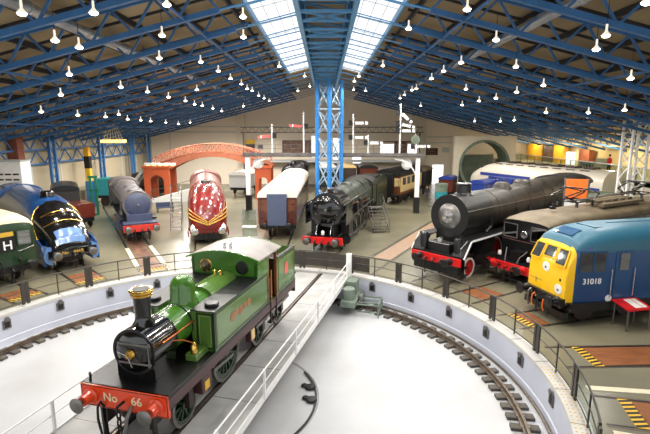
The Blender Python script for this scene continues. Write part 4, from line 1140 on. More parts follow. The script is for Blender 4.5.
MB().box(-.75,-.5,-1.15,1.15,.3,.55).build('snow_guard','black_matt',ds)
bogie(ds,-3.9,4.2,.52,3); bogie(ds,-13.2,4.2,.52,3)
MB().box(-10.5,-6.8,-1.15,1.15,.35,.9).build('fuel_tank','black_matt',ds)

# ------------------------------------------------------------------ black electric with pantographs
el = place('electric_locomotive', 'black electric locomotive with dusty tan roof and red buffer beam behind the yellow-fronted diesel', 'electric locomotive', 0, 30.0, (9.0,22.0))
secs = [(-1.2,1.3,1.0,2.9,3.1),(-1.5,1.33,1.0,2.92,3.26),(-2.4,1.34,1.0,2.94,3.44),(-15.6,1.34,1.0,2.94,3.44)]
b = MB(); b.loft([rsec(*s_, n=14, p=.75) for s_ in secs], mf=lambda c: 1 if c.z > 2.98 and c.x < -1.21 else 0); b.build('body',['black_satin','dark_roof'],el)
for y0, y1 in ((-1.2,-.4),(.4,1.2)):
    wn = MB().box(-1.2,-1.17,y0,y1,2.16,2.86).build('windscreen','window_glass',el)
    b = MB()
    for a_, c_ in (((y0,2.16),(y1,2.16)),((y1,2.16),(y1,2.86)),((y1,2.86),(y0,2.86)),((y0,2.86),(y0,2.16))): b.bar((-1.16,a_[0],a_[1]),(-1.16,c_[0],c_[1]),.04)
    b.build('windscreen_frame','grey_boiler',wn)
b = MB(); b.lathe([(.02,0),(.18,0),(.2,.12),(.16,.16),(.02,.14)],(-1.2,.05,2.42),(1,0,0),20); b.build('headlamp','steel_bright',el)
b = MB(); b.box(-1.2,-1.185,-1.28,1.28,2.02,2.05); b.build('waist_line','crimson_dull',el)
b = MB(); b.box(-1.3,-.2,-1.25,1.25,1.0,1.08); b.box(-1.2,-.6,-.3,.3,1.08,1.6); b.build('front_platform','black_satin',el)
for s in (-1,1):
    MB().lathe([(.02,0),(.09,0),(.1,.12),(.06,.22),(.02,.22)],(-.5,s*.85,1.3),(0,0,1),14).build('tail_lamp','lamp_white',el)
    b = MB(); b.tube([(-.3,s*.35,1.1),(-.4,s*.4,1.4),(-.7,s*.6,1.7)],.03); b.build('cable','grey_boiler',el)
    for k in range(6): MB().box(-4.6-k*1.6,-3.6-k*1.6,s*1.335,s*1.35,2.2,2.8).build('side_window','glass_dark',el)
    for x in (-1.7,): MB().box(x-.8,x+.1,s*1.33,s*1.35,2.2,2.8).build('cab_window','glass_dark',el)
b = MB(); b.box(-.2,-.05,-1.28,1.28,.72,1.1); b.build('buffer_beam','red_beam',el)
buffers(el, -.05, .96, .87, .45, .23, 'black_satin', 'red_beam', .15); coupling(el,-.05,.9); hose(el,0,.4,.85,.5); hose(el,0,-.4,.85,.5)
MB().box(-.35,-.15,-1.3,1.3,.25,.36).build('step_board','black_matt',el)
bogie(el,-4.0,3.6,.62,2); bogie(el,-12.6,3.6,.62,2)
b = MB(); b.lathe([(.02,0),(.16,0),(.16,.12),(.07,.14),(.05,.3),(.02,.3)],(-3.0,.2,3.6),(0,0,1),14); b.build('roof_horn','black_satin',el)
def panto(x, up, dirn):
    p = MB()
    for s in (-1,1):
        p.lathe([(.02,0),(.09,0),(.06,.1),(.09,.14),(.06,.22),(.02,.24)],(x-.7,s*.55,3.6),(0,0,1),10); p.lathe([(.02,0),(.09,0),(.06,.1),(.09,.14),(.06,.22),(.02,.24)],(x+.7,s*.55,3.6),(0,0,1),10)
        p.bar((x-.8,s*.55,3.86),(x+.8,s*.55,3.86),.07)
        p.bar((x-.7,s*.55,3.88),(x-1.55,s*.4,3.92+up*.5),.06); p.bar((x-1.55,s*.4,3.92+up*.5),(x,s*.55,3.95+up),.05)
        p.bar((x+.7,s*.55,3.88),(x+1.55,s*.4,3.92+up*.5),.06); p.bar((x+1.55,s*.4,3.92+up*.5),(x,s*.55,3.95+up),.05)
    p.tube([(x,-.95,3.86+up),(x,-.7,3.98+up),(x,.7,3.98+up),(x,.95,3.86+up)],.04)
    p.bar((x-.7,-.55,3.86),(x-.7,.55,3.86),.06); p.bar((x+.7,-.55,3.86),(x+.7,.55,3.86),.06)
    p.build('pantograph','black_satin',el)
panto(-5.2,.55,1); panto(-11.6,.55,-1)
b = MB()
for k in range(5): b.box(-7.0-k*.75,-6.5-k*.75,-.5,.5,3.64,3.78)
b.box(-10.5,-6.4,.6,.9,3.5,3.66); b.build('roof_box','dark_roof',el)
b = MB(); b.tube([(-4.2,.1,3.9),(-6.0,.3,3.92),(-8,.1,3.95),(-10.8,.2,3.95)],.05); b.build('roof_busbar','grey_boiler',el)

# ------------------------------------------------------------------ green electric unit, far left
em = place('railcar', 'green electric railcar with cream roof and a white H on its front', 'railcar', 13.6, 147.2)
secs = [(-.5,1.2,.95,2.9,3.12),(-.56,1.3,.95,2.86,3.26),(-.9,1.36,.95,2.84,3.48),(-1.5,1.38,.95,2.82,3.6),(-2.6,1.38,.95,2.8,3.66),(-15,1.38,.95,2.8,3.66)]
b = MB(); b.loft([rsec(*s_, n=16, p=.85) for s_ in secs], mf=lambda c: 1 if c.z > 2.9 else 0); b.build('body',['brunswick_green' if 'brunswick_green' in MATS else 'green_dark','cream_roof'],em)
for y0, y1 in ((-1.1,-.45),(.45,1.1)):
    wn = MB().box(-.5,-.47,y0,y1,1.95,2.7).build('windscreen','window_glass',em)
    b = MB()
    for a_, c_ in (((y0,1.95),(y1,1.95)),((y1,1.95),(y1,2.7)),((y1,2.7),(y0,2.7)),((y0,2.7),(y0,1.95))): b.bar((-.46,a_[0],a_[1]),(-.46,c_[0],c_[1]),.05)
    b.build('windscreen_frame','green_dark',wn)
pn = MB().box(-.5,-.46,-.36,.36,1.75,2.75).build('headcode_panel','black_satin',em)
text('H', .62, 'white_paint', pn, 'lettering', (-.44,0,2.05), (0,1,0), (0,0,1), .004)
MB().box(-.46,-.44,-.3,.3,2.5,2.72).build('route_blind','gold_paint',pn)
b = MB(); b.tube([(-.42,.45,1.7),(-.42,1.15,1.85)],.02); b.tube([(-.42,-.45,1.7),(-.42,-1.15,1.85)],.02); b.build('hand_rail','steel_bright',em)
buffers(em,-.4,1.0,.87,.42,.22,'black_satin','black_satin'); coupling(em,-.4,.9); hose(em,-.4,.4,1.2,.7); hose(em,-.4,-.45,1.2,.7)
b = MB(); b.box(-.6,-.4,-1.2,1.2,.7,1.0); b.build('buffer_beam','black_satin',em)
bogie(em,-3,2.5,.5); bogie(em,-12,2.5,.5)
for s in (-1,1):
    for k in range(8): MB().box(-2.4-k*1.5,-1.5-k*1.5,s*1.37,s*1.39,1.95,2.7).build('side_window','glass_dark',em)

# ------------------------------------------------------------------ coaches
def coach(name, label, r, ang, L, lower, upper, roof, gang, loc=None, cat='railway coach', uz=1.95, h=3.75):
    c = place(name, label, cat, r, ang, loc)
    b = MB(); b.box(-L,-.5,-1.36,1.36,1.05,h-.75); b.build('body', lower, c)
    b = MB(); b.loft([rsec(x,1.4,h-.77,h-.72,h,16,.9) for x in (-.42,-L-.08)]); b.build('roof', roof, c)
    for s in (-1,1):
        MB().box(-L,-.5,s*1.36,s*1.375,uz,h-.85).build('upper_panel', upper, c)
        for k in range(int(L/1.5)-1): MB().box(-2.2-k*1.5,-1.2-k*1.5,s*1.37,s*1.39,2.05,h-.95).build('side_window','glass_dark',c)
        MB().box(-L,-.5,s*1.0,s*1.3,.75,1.05).build('solebar','black_satin',c)
        MB().box(-.5,-.48,s*.72,s*1.3,1.95,h-.95).build('end_panel', upper, c)
        b = MB(); b.tube([(-.44,s*1.2,1.2),(-.44,s*1.2,h-.9)],.02); b.build('end_handrail','steel',c)
        b = MB()
        for z in (1.5,2.0,2.5): b.box(-.5,-.44,s*.95,s*1.2,z,z+.04)
        b.build('end_step','black_satin',c)
    b = MB(); b.box(-.5,-.12,-.68,.68,1.02,h-.5); b.build('gangway_connection', gang, c, bevel=.03)
    buffers(c,-.4,1.04,.87,.5,.24,'black_satin','black_satin'); coupling(c,-.35,.95)
    b = MB(); b.box(-.6,-.42,-1.25,1.25,.78,1.06); b.build('buffer_beam','black_satin',c)
    bogie(c,-3.2,2.6,.5); bogie(c,-L+2.6,2.6,.5)
    return c
ca = coach('passenger_coach','maroon and brown passenger coach with white roof and blue-grey gangway left of the blue pillar',17.3,89.2,17,'maroon','coach_brown','roof_white','gangway_blue')
text('12801', .17, 'sign_dark', ca, 'lettering', (-1.0,0,3.79), (0,1,0), (-1,0,.0), .003)
coach('passenger_coach','brown and cream passenger coach with black roof standing behind the green-boilered engine',0,62,8,'coach_brown','coach_cream','black_matt','black_matt',loc=(6.3,47.2),uz=1.35)
# ------------------------------------------------------------------ tracks let into the floor
TRK = [(-13.3,26,'nearest the photo\'s bottom right corner'),(1.8,26,'in front of the red table'),(16.6,30,'under the yellow-fronted blue diesel'),(31.0,30,'under the black electric locomotive'),(42.5,36,'under the large black locomotive'),(61,44,'along the empty pinkish path'),(75.2,36,'under the green-boilered engine'),(88.6,40,'under the maroon coach'),(105.4,42,'under the crimson engine'),(119.5,40,'under the grey engine'),(134.8,32,'under the blue streamlined engine'),(149,26,'under the green railcar')]
for a, r1, nm in TRK:
    t = T('floor_track', 'flush steel rails in the floor '+nm, 'track', (CX,CY,0), R(a), 'radiating floor tracks')
    for s in (-1,1):
        MB().box(11.4,r1,s*.7175,s*.7875,.001,.006).build('rail','steel_bright' if a in (119.5,) else 'rail_steel',t)
        MB().box(11.4,r1,s*.64,s*.712,.0005,.003).build('flangeway','black_matt',t)
def hazard(parent, r, w=1.36, d=.34):
    y = MB(); k = MB(); n = 7
    for i in range(n):
        u0 = -w/2+w*i/n; u1 = u0+w/n*.5
        k.hexa([(r,u0,.012),(r,u1,.012),(r+d,u1+.1,.012),(r+d,u0+.1,.012),(r,u0,.016),(r,u1,.016),(r+d,u1+.1,.016),(r+d,u0+.1,.016)])
    MB().box(r,r+d,-w/2,w/2,0,.013).build('hazard_strip','hazard_yellow',parent); k.build('hazard_stripe','hazard_black',parent)
for a, r0, r1, mat, nm in ((-13.3,12.1,24,'timber','nearest the bottom right corner'),(1.8,12.35,26,'timber','between the red table and the pit railing'),(16.6,11.9,12.9,'timber','in front of the yellow diesel'),(31,11.8,13.6,'timber','in front of the black electric locomotive'),(134.8,11.8,13.6,'timber','in front of the blue streamlined engine'),(149,11.8,13.2,'timber','in front of the green railcar'),(119.5,11.8,12.4,'timber','in front of the grey engine')):
    t = T('crossing_boards', ('brown floor boards ' if a == 31 else 'brown floor boards with yellow-black hazard strip ')+nm, 'floor boards', (CX,CY,0), R(a), 'crossing boards')
    MB().box(r0+.35,r1,-.62,.62,.002,.011).build('boards', mat, t)
    if a != 31: hazard(t, r0)
t = T('floor_path', 'pinkish floor path between the rails right of the green-boilered engine', 'path', (CX,CY,0), R(61)); MB().box(14.5,27,-.55,.55,.001,.006).build('path_surface','pink_floor',t)
for i,(a,nm) in enumerate(((-7.8,'upper'),(-18.6,'lower'))):
    t = T('floor_strip', 'cream floor channel cover at the right edge, the %s of two' % nm, 'strip', (CX,CY,0), R(a), 'cream floor strips'); MB().box(11.5,26,-.12,.12,.001,.02).build('cover','rail_cream',t)
# engine pit kerbs under the grey engine
t = T('inspection_pit', 'pale kerbs of the inspection pit in front of the grey engine', 'pit', (CX,CY,0), R(119.5))
for s in (-1,1): MB().box(12.75,17.6,s*.6,s*.84,.007,.05).build('kerb','rail_cream',t)
MB().box(12.5,32,-.5,.5,.001,.004).build('pit_cover','photo_brown',t)

# ------------------------------------------------------------------ signal gantry
def brk(b, x, s, z):  # curved bracket
    b.loft([[(x+s*(.12+2.0*(1-math.cos(a))), yy, z-2.0+2.0*math.sin(a)+o) for (yy,o) in ((-.08,0),(.08,0),(.08,-.22),(-.08,-.22))] for a in [PI/2*k/10 for k in range(11)]])
gt = T('signal_gantry', 'white-legged signal gantry with dark grey beam spanning the hall behind the coaches', 'signal gantry', (.6,43.4,0), R(-5.3))
for s in (-1,1):
    MB().box(s*8.0-.2,s*8.0+.2,-.2,.2,1.5,5.2).build('leg','white_paint',gt); MB().box(s*8.0-.26,s*8.0+.26,-.26,.26,0,1.5).build('leg_foot','black_matt',gt)
    b = MB(); brk(b, s*8.0, -s, 5.15); b.build('bracket','white_paint',gt)
    b = MB(); b.lathe([(.5,-.06),(.5,.06),(.3,.06),(.3,-.06),(.5,-.06)],(s*7.0,0,4.55),(0,1,0),22); b.build('bracket_ring','white_paint',gt)
b = MB(); b.box(-8.4,8.6,-.35,.35,5.2,5.28); b.box(-8.4,8.6,-.35,-.28,5.2,5.55); b.box(-8.4,8.6,.28,.35,5.2,5.55); b.build('beam','grey_boiler',gt)
b = MB()
for z in (5.95,6.3): b.tube([(-8.3,-.33,z),(8.5,-.33,z)],.015)
for k in range(12): b.bar((-8.3+k*1.525,-.33,5.5),(-8.3+k*1.525,-.33,6.3),.03)
b.build('walkway_rail','grey_boiler',gt)
def signal(x, h, arms, lab, disc=None):
    s_ = T('semaphore_signal', lab, 'signal', (.6+x*math.cos(R(-5.3)),43.4+x*math.sin(R(-5.3)),5.285), 0, 'signals on the gantry')
    MB().cyl((0,0,0),(0,0,h),.09,.07,12).build('post','white_paint',s_)
    b = MB(); b.lathe([(.1,0),(.12,.05),(.05,.2),(.09,.28),(.01,.45)],(0,0,h),(0,0,1),12); b.build('finial','white_paint',s_)
    for z, sd, col, ang in arms:
        d = Vector((math.cos(R(ang))*sd,0,math.sin(R(ang))))
        b = MB(); b.bar(Vector((0,-.12,z))+d*.15,Vector((0,-.12,z))+d*1.35,.04,.26,0,(0,0,1)); a = b.build('signal_arm',col,s_)
        b = MB(); b.bar(Vector((0,-.145,z))+d*.95,Vector((0,-.145,z))+d*1.08,.01,.26); b.build('arm_stripe','white_paint' if col=='signal_red' else 'black_satin',a)
        b = MB(); b.box(-sd*.42,-sd*.05,-.14,-.1,z-.22,z+.25); b.build('spectacle_plate','black_satin',s_)
    if disc: 
        b = MB(); b.lathe([(.02,-.05),(.42,-.05),(.42,.02),(.02,.02)],(0,-.15,h-.1),(0,-1,0),22); b.build('round_board','portal_ring',s_)
signal(-5.6,2.5,((1.85,-1,'signal_red',-6),),'semaphore signal with one red arm, leftmost on the gantry')
signal(-2.6,3.6,((2.7,-1,'signal_red',4),),'semaphore signal with a red arm just left of the blue pillar')
signal(2.0,3.4,((3.0,1,'white_paint',0),(1.7,1,'white_paint',0)),'two-armed white signal just right of the blue pillar')
signal(3.4,1.5,((1.2,1,'white_paint',0),),'short one-armed white signal second right of the blue pillar')
signal(6.3,4.3,((3.9,1,'white_paint',-40),(2.9,1,'white_paint',-12),(2.3,1,'white_paint',0)),'tallest white signal with three arms on the gantry')
signal(7.7,1.6,((.9,1,'white_paint',0),),'short signal with a round board at the right end of the gantry',True)
t = T('lattice_beam', 'dark grey horizontal lattice beam in front of the far wall', 'beam', (0,64,7.4))
b = MB(); b.bar((-11.6,0,0),(13.4,0,0),.1,.12); b.bar((-11.6,0,.72),(13.4,0,.72),.1,.12); b.build('chord','grey_boiler',t)
b = MB()
for k in range(25): b.bar((-11.5+k,0,0),(-11+k,0,.72),.05); b.bar((-11+k,0,.72),(-10.5+k,0,0),.05)
b.build('lacing','grey_boiler',t)
for x in (-11.2,13.0): MB().box(x-.09,x+.09,-.09,.09,-7.4,0).build('post','grey_boiler',t)

# ------------------------------------------------------------------ footbridge
fb = T('footbridge', 'arched brick-red iron footbridge behind the crimson engine', 'footbridge', (-13.2,53,0), R(1))
def arch_z(x, x0, x1, z0, z1): u = (x-(x0+x1)/2)/((x1-x0)/2); return z0+(z1-z0)*(1-u*u)
n = 24
for yy in (-1.1, 1.1):
    b = MB(); r_ = []
    for k in range(n+1):
        x = -4.7+k*10.6/n; lo = arch_z(x,-4.7,5.9,3.0,4.75); hi = max(lo+.35, 3.55+1.7*(1-((x-.6)/6.6)**2))
        r_.append([(x,yy-.06,lo),(x,yy+.06,lo),(x,yy+.06,hi),(x,yy-.06,hi)])
    b.loft(r_); b.build('arch_span','bridge_red',fb)
    b = MB(); pts = [(-6.2+k*13.4/26, yy, 3.55+1.7*(1-((-6.2+k*13.4/26-.6)/6.9)**2)+.95) for k in range(27)]
    b.tube(pts,.06,6); b.tube([(p[0],p[1],p[2]-.9) for p in pts],.06,6)
    for p, q in zip(pts,pts[1:]):
        b.bar((p[0],p[1],p[2]-.9),q,.045); b.bar(p,(q[0],q[1],q[2]-.9),.045); b.bar((p[0],p[1],p[2]-.9),p,.05)
    b.build('parapet_lattice','bridge_red',fb)
b = MB(); r_ = []
for k in range(27):
    x = -6.2+k*13.4/26; z = 3.6+1.7*(1-((x-.6)/6.9)**2); r_.append([(x,-1.1,z),(x,1.1,z),(x,1.1,z+.08),(x,-1.1,z+.08)])
b.loft(r_); b.build('walkway','wood_brown',fb)
def tower(x0, x1):
    b = MB(); ym = 1.2
    for y in (-ym, ym):
        w = (x1-x0); aw = w*.28; cx = (x0+x1)/2
        b.box(x0,cx-aw,y-.25,y+.25,0,3.5); b.box(cx+aw,x1,y-.25,y+.25,0,3.5)
        pr = [(cx-aw,3.5),(cx-aw,2.0)]+[(cx-aw*math.cos(PI*k/10),2.0+aw*.9*math.sin(PI*k/10)) for k in range(1,10)]+[(cx+aw,2.0),(cx+aw,3.5)]
        b.prism(pr,'y',y-.25,y+.25)
    b.box(x0-.15,x1+.15,-ym-.4,ym+.4,3.5,3.75)
    return b.build('pier','orange_red',fb)
tower(-7.1,-4.3); tower(5.3,7.1)
b = MB()
for k in range(13): b.box(-7.3-k*.22,-7.08-k*.22,-1.0,1.0,3.4-k*.26,3.5-k*.26)
for y in (-1.0,1.0): b.bar((-7.1,y,3.5),(-9.95,y,.2),.06,.3)
b.build('stair_flight','grey_wall',fb)
t = T('access_stair', 'pale sloping ramp in front of the footbridge\'s left pier', 'ramp', (-17.2,49.8,0), R(0))
b = MB(); b.prism([(-1.6,0),(2.8,0),(2.8,1.5),(-1.6,.3)],'y',-.5,.5); b.build('ramp_body','white_paint',t)
b = MB(); b.tube([(-1.6,-.5,1.2),(2.8,-.5,2.4)],.03); b.bar((-1.6,-.5,.3),(-1.6,-.5,1.2),.04); b.bar((1.4,-.5,.9),(1.4,-.5,1.8),.04); b.bar((2.75,-.5,1.5),(2.75,-.5,2.4),.04); b.build('ramp_rail','steel',t)
t = T('hanging_truss', 'pale sloping light rack hanging in front of the footbridge pier', 'light rack', (-18.2,50.5,3.9), R(-8))
b = MB(); b.box(-1.6,1.9,-.15,.15,0,.25); b.build('rack_box','white_paint',t)
b = MB(); b.bar((-1.2,0,.25),(-1.2,0,4.3),.03); b.bar((1.5,0,.25),(1.5,0,4.3),.03); b.pieces('hanger','steel',t)
b = MB(); 
for k in range(5): b.box(-1.4+k*.7,-1.05+k*.7,-.12,.12,-.06,0)
b.build('lamp_tray','lamp_warm',t)

# ------------------------------------------------------------------ tunnel portal
pt = T('tunnel_segment', 'cream panel with a large round tunnel ring set in it, right of the far doorway', 'tunnel section', (19.2,56,0), 0)
r1 = 3.05; pr = []
b = MB(); y0, y1 = -.3, .3
cz_ = 3.5; n = 20
arcp = [(r1*math.cos(PI-PI*k/n), cz_+r1*math.sin(PI-PI*k/n)) for k in range(n+1)]
for i in range(n):
    p, q = arcp[i], arcp[i+1]; b.prism([p,q,(q[0],7.0),(p[0],7.0)],'y',y0,y1)
b.box(-3.7,-r1,y0,y1,0,7.0); b.box(r1,3.7,y0,y1,0,7.0); b.build('panel','cream_paint',pt)
b = MB(); b.loft([[(r*math.cos(a),yy,cz_+r*math.sin(a)) for (r,yy) in ((r1,-.5),(r1,2.5),(r1-.28,2.5),(r1-.28,-.5))] for a in [R(-75+330*k/40) for k in range(41)]]); b.build('tunnel_ring','portal_ring',pt)
b = MB()
for k in range(11):
    a = R(-20+22*k); b.bar((r1*.9*math.cos(a),-.52,cz_+r1*.9*math.sin(a)),(r1*1.0*math.cos(a),-.52,cz_+r1*1.0*math.sin(a)),.08,.04)
b.build('ring_joint','grey_boiler',pt)
b = MB(); b.box(-2.6,2.6,4,4.2,0,4.6); b.build('back_panel','portal_ring',pt)

# ------------------------------------------------------------------ bullet train
def heading(p, q): return math.degrees(math.atan2(q[1]-p[1], q[0]-p[0]))
bt = T('bullet_train', 'white high-speed train with a blue window band below the gallery on the right', 'train', (16.6,51,0), math.atan2(51-38, 16.6-22.4))
secs = [(0,.3,1.8,2.2,2.6),(-.15,.7,1.5,2.1,2.95),(-.6,1.1,1.3,2.3,3.35),(-1.5,1.4,1.2,2.6,3.8),(-2.6,1.55,1.2,2.9,4.2),(-4,1.62,1.2,3.3,4.45),(-16,1.62,1.2,3.3,4.45)]
fine = []
for i in range(len(secs)-1):
    for k in range(4): fine.append(tuple(u+(v-u)*k/4 for u, v in zip(secs[i], secs[i+1])))
fine.append(secs[-1])
b = MB(); b.loft([rsec(*s_, n=14, p=.85) for s_ in fine]); b.build('body','bullet_white',bt)
for s in (-1,1):
    MB().box(-15.8,-3.8,s*1.61,s*1.635,2.3,3.1).build('window_band','bullet_blue',bt)
    for k in range(9): MB().box(-5.2-k*1.2,-4.5-k*1.2,s*1.63,s*1.645,2.42,2.95).build('side_window','window_glass',bt)
    MB().box(-15.8,-3.5,s*1.61,s*1.63,1.0,1.25).build('lower_band','bullet_blue',bt)
b = MB(); b.box(-2.2,-1.9,-.9,.9,3.5,4.0); b.build('windscreen','glass_dark',bt)
for k in range(6): MB().box(-6.0-k*1.65,-5.1-k*1.65,-.45,.45,4.43,4.6).build('roof_vent','sign_dark',bt)
for s in (-1,1): MB().box(-9.0,-2.6,s*1.56,s*1.63,3.12,3.42).build('upper_band','bullet_blue',bt)
for k in range(8): MB().box(-4.8-k*1.35,-4.0-k*1.35,.55,.95,4.1,4.36).build('roof_louvre','sign_dark',bt)
MB().box(-15.7,-1.5,-1.3,1.3,.0,1.2).build('underframe','black_matt',bt)

# ------------------------------------------------------------------ gallery
gl = T('gallery_balustrade', 'glass balustrade with white handrail along the right-hand gallery', 'balustrade', (GX+.1,0,GZ), 0)
MB().box(-.012,.012,22.5,66.5,.08,1.0).build('glass_panel','clear_glass',gl)
MB().box(-.04,.04,22.5,66.5,1.0,1.07).build('handrail','white_paint',gl)
for k in range(23): MB().box(-.03,.03,22.5+k*2-.03,22.5+k*2+.03,0,1.0).build('baluster','steel',gl)
MB().box(-.1,-.05,22.5,66.5,-.4,.06).build('fascia','white_paint',gl)
for i,(y0,y1,z0,z1,mat,lab,cat) in enumerate(((60.2,64.5,0,2.2,'gallery_yellow','large yellow display wall on the gallery, the farther of two','display wall'),(54.6,57.2,0,2.2,'gallery_yellow','yellow display wall on the gallery, the nearer of two','display wall'),(57.5,59.9,0,2.0,'photo_brown','brown display panel between the two yellow gallery walls','display panel'),
    (53.0,54.1,.2,1.5,'daylight_panel','bright white screen on the gallery beyond the orange panel','screen'),(49.4,51.4,.1,1.9,'bridge_red','orange-brown panel on the gallery left of the red-clad person','display panel'),(46.8,48.0,.1,1.1,'machine_green','grey-green cabinet on the gallery','cabinet'),(36.5,38.6,.1,1.4,'sign_dark','dark display case on the gallery right of the red-clad person','display case'),(33.6,35.2,.1,1.9,'gallery_wall','pale partition on the gallery behind the white mast','partition'))):
    t = T('exhibit_wall', lab, cat, (HX-.6,0,GZ), 0); MB().box(-.25,.25,y0,y1,z0 if z0 == 0 else 0,z1).build('panel_face', mat, t); MB().box(-.3,.3,y0-.05,y1+.05,0,.08).build('plinth','cream_paint',t)
for k in range(6):
    y = 31+k*6.2; t = T('gallery_light', 'warm linear light above the gallery, %s from the camera' % nth(k), 'light', (27.0,y,6.2), 0, 'gallery lights')
    MB().box(-.1,.1,-1.1,1.1,0,.1).build('housing','lamp_white',t); MB().box(-.08,.08,-1.05,1.05,-.02,0).build('diffuser','lamp_warm',t)
    MB().bar((0,0,.1),(0,0,1.2),.03).build('hanger','steel',t)
    L = bpy.data.lights.new('gallery_lamp','POINT'); L.energy = 260; L.color = (1,.86,.58); L.shadow_soft_size = .3
    lo = bpy.data.objects.new('gallery_lamp',L); COL.objects.link(lo); lo.parent = t; lo.location = (0,0,-.2)
t = T('white_model_coach', 'white cabinet with a row of dark windows on the gallery', 'cabinet', (25.5,44.5,GZ), R(90)); MB().box(-1.4,1.4,-.3,.3,0,.95).build('body','bullet_white',t)
for k in range(5): MB().box(-1.2+k*.5,-.95+k*.5,.29,.32,.45,.75).build('small_window','sign_dark',t)

# ------------------------------------------------------------------ masts, boards, small exhibits
ms = T('lattice_mast', 'white square lattice mast at the right edge rising to the roof', 'mast', (21.5,32.3,0), R(8))
for sx in (-.6,.6):
    for sy in (-.45,.45): MB().box(sx-.07,sx+.07,sy-.07,sy+.07,0,8.25).build('leg','white_paint',ms)
b = MB()
for k in range(8):
    z = k*1.02+.1
    for (p,q) in (((-.6,-.45),(.6,-.45)),((.6,-.45),(.6,.45)),((.6,.45),(-.6,.45)),((-.6,.45),(-.6,-.45))):
        if k % 2: p, q = q, p
        b.bar((p[0],p[1],z),(q[0],q[1],z+1.0),.06)
b.build('lacing','white_paint',ms)
b = MB(); b.bar((0,0,7.6),(-4.2,0,7.4),.08); b.bar((0,0,8.2),(-4.2,0,7.5),.04); b.build('catenary_arm','steel',ms)
t = T('orange_board', 'upright orange and white board between the black locomotives', 'board', (15.7,28.6,0), R(-14))
MB().box(-.62,.62,-.05,.05,3.3,4.6).build('orange_panel','orange',t); MB().box(-.62,.62,-.05,.05,1.7,3.3).build('white_panel','white_paint',t)
for s in (-1,1): MB().box(s*.66-.04,s*.66+.04,-.06,.06,0,4.65).build('post','grey_boiler',t)
t = T('small_wagon', 'dark goods wagon behind the black electric locomotive', 'wagon', (18.3,31.7,0), R(31))
b = MB(); b.box(-1.9,1.9,-1.1,1.1,1.1,3.3); b.build('body','portal_ring',t); b = MB(); b.box(-2.0,2.0,-1.0,1.0,.6,1.1); b.build('underframe','black_satin',t)
MB().box(-1.0,-.2,-1.16,-1.1,2.6,3.2).build('red_panel','sign_red',t)
for x in (-1.2,1.2):
    for s in (-1,1): MB().lathe([(.05,-.05),(.48,-.05),(.5,.05),(.05,.05)],(x,s*.75,.5),(0,s,0),18).build('wheel','plum_dark',t)
def box_wagon(name, label, x, y, rz, L, w, z0, z1, mat, roof=None, cat='wagon', arched=True):
    t = T(name, label, cat, (x,y,0), R(rz))
    MB().box(-L/2,L/2,-w/2,w/2,z0,z1).build('body', mat, t, bevel=.02)
    if roof:
        b = MB(); b.loft([rsec(xx,w/2+.05,z1-.02,z1,z1+(.4 if arched else .1),10) for xx in (-L/2-.08,L/2+.08)]); b.build('roof', roof, t)
    b = MB()
    for k in range(int(L/.8)): b.box(-L/2+.4+k*.8-.03,-L/2+.4+k*.8+.03,-w/2-.03,w/2+.03,z0,z1)
    b.build('body_rib', mat, t)
    MB().box(-L/2-.1,L/2+.1,-w*.42,w*.42,z0-.3,z0).build('underframe','black_satin',t)
    for xx in (-L/2+.8,L/2-.8):
        for s in (-1,1): MB().lathe([(.05,-.05),(.45,-.05),(.48,.05),(.05,.05)],(xx,s*.72,.48),(0,s,0),18).build('wheel','plum_dark',t)
    return t
box_wagon('goods_wagon','turquoise open wagon by the left wall behind the green post',-21.9,47.6,0,3.0,2.0,1.1,2.8,'turquoise')
box_wagon('goods_wagon','long dark brown wagon behind the blue streamlined engine',-21.8,38.3,-60,4.0,2.0,1.2,2.9,'soot','black_satin')
box_wagon('goods_wagon','low rusty brown wagon between the blue engine and the green post',-19.9,36.2,-42,3.0,1.8,.9,2.0,'maroon')
box_wagon('goods_wagon','dark wagon at the left wall beside the grey engine',-21.6,57.2,4,4.0,2.2,1.0,2.5,'sign_dark')
box_wagon('goods_wagon','red goods van seen over the tender right of the blue pillar',5.5,60.5,90,5.0,2.3,1.1,3.0,'maroon','black_satin')
box_wagon('goods_wagon','pale grey wagon under the right end of the footbridge',-10.0,57.5,80,5,2.3,.9,2.4,'grey_wall','white_paint')
box_wagon('goods_wagon','dark green van behind the blue pillar',0.1,59.5,92,6,2.4,1.1,3.2,'brunswick','roof_white')
box_wagon('goods_wagon','brown van between the blue pillar and the red goods van',2.8,60.5,90,6,2.2,1.1,3.1,'sign_dark','coach_cream')
box_wagon('goods_wagon','small grey-roofed van right of the gantry leg',11.8,57.0,66,4,2.2,1.1,2.9,'soot','dark_roof')
box_wagon('goods_wagon','red and blue small wagon left of the tunnel panel',14.2,53.0,60,2.2,1.6,.8,2.2,'maroon','bullet_blue')
box_wagon('goods_wagon','bright blue vehicle in front of the bullet train nose',15.7,45.5,42,2.4,1.6,.9,2.5,'bullet_blue','bullet_blue')
t = T('white_cabinet', 'tall white cabinet with dark slots at the left edge beyond the blue engine', 'cabinet', (-23.75,35.1,0))
MB().box(-1.0,1.0,-.6,.6,0,5.3).build('body','white_paint',t,bevel=.03)
for z in (3.9,4.3):
    for x in (-.6,0,.6): MB().box(x-.25,x+.2,-.62,-.59,z,z+.12).build('slot','sign_dark',t)
MB().box(-1.05,1.05,-.65,.65,5.3,5.4).build('top_plate','grey_wall',t)
t = T('kiosk', 'round teal cabinet beside the far doorway', 'kiosk', (11.7,46.0,0)); b = MB(); b.lathe([(.02,0),(.6,0),(.6,2.2),(.65,2.22),(.65,2.4),(.02,2.45)],(0,0,0),(0,0,1),24); b.build('drum','portal_ring',t); MB().cyl((0,0,.9),(0,0,1.6),.61,n=24).build('band','turquoise',t)
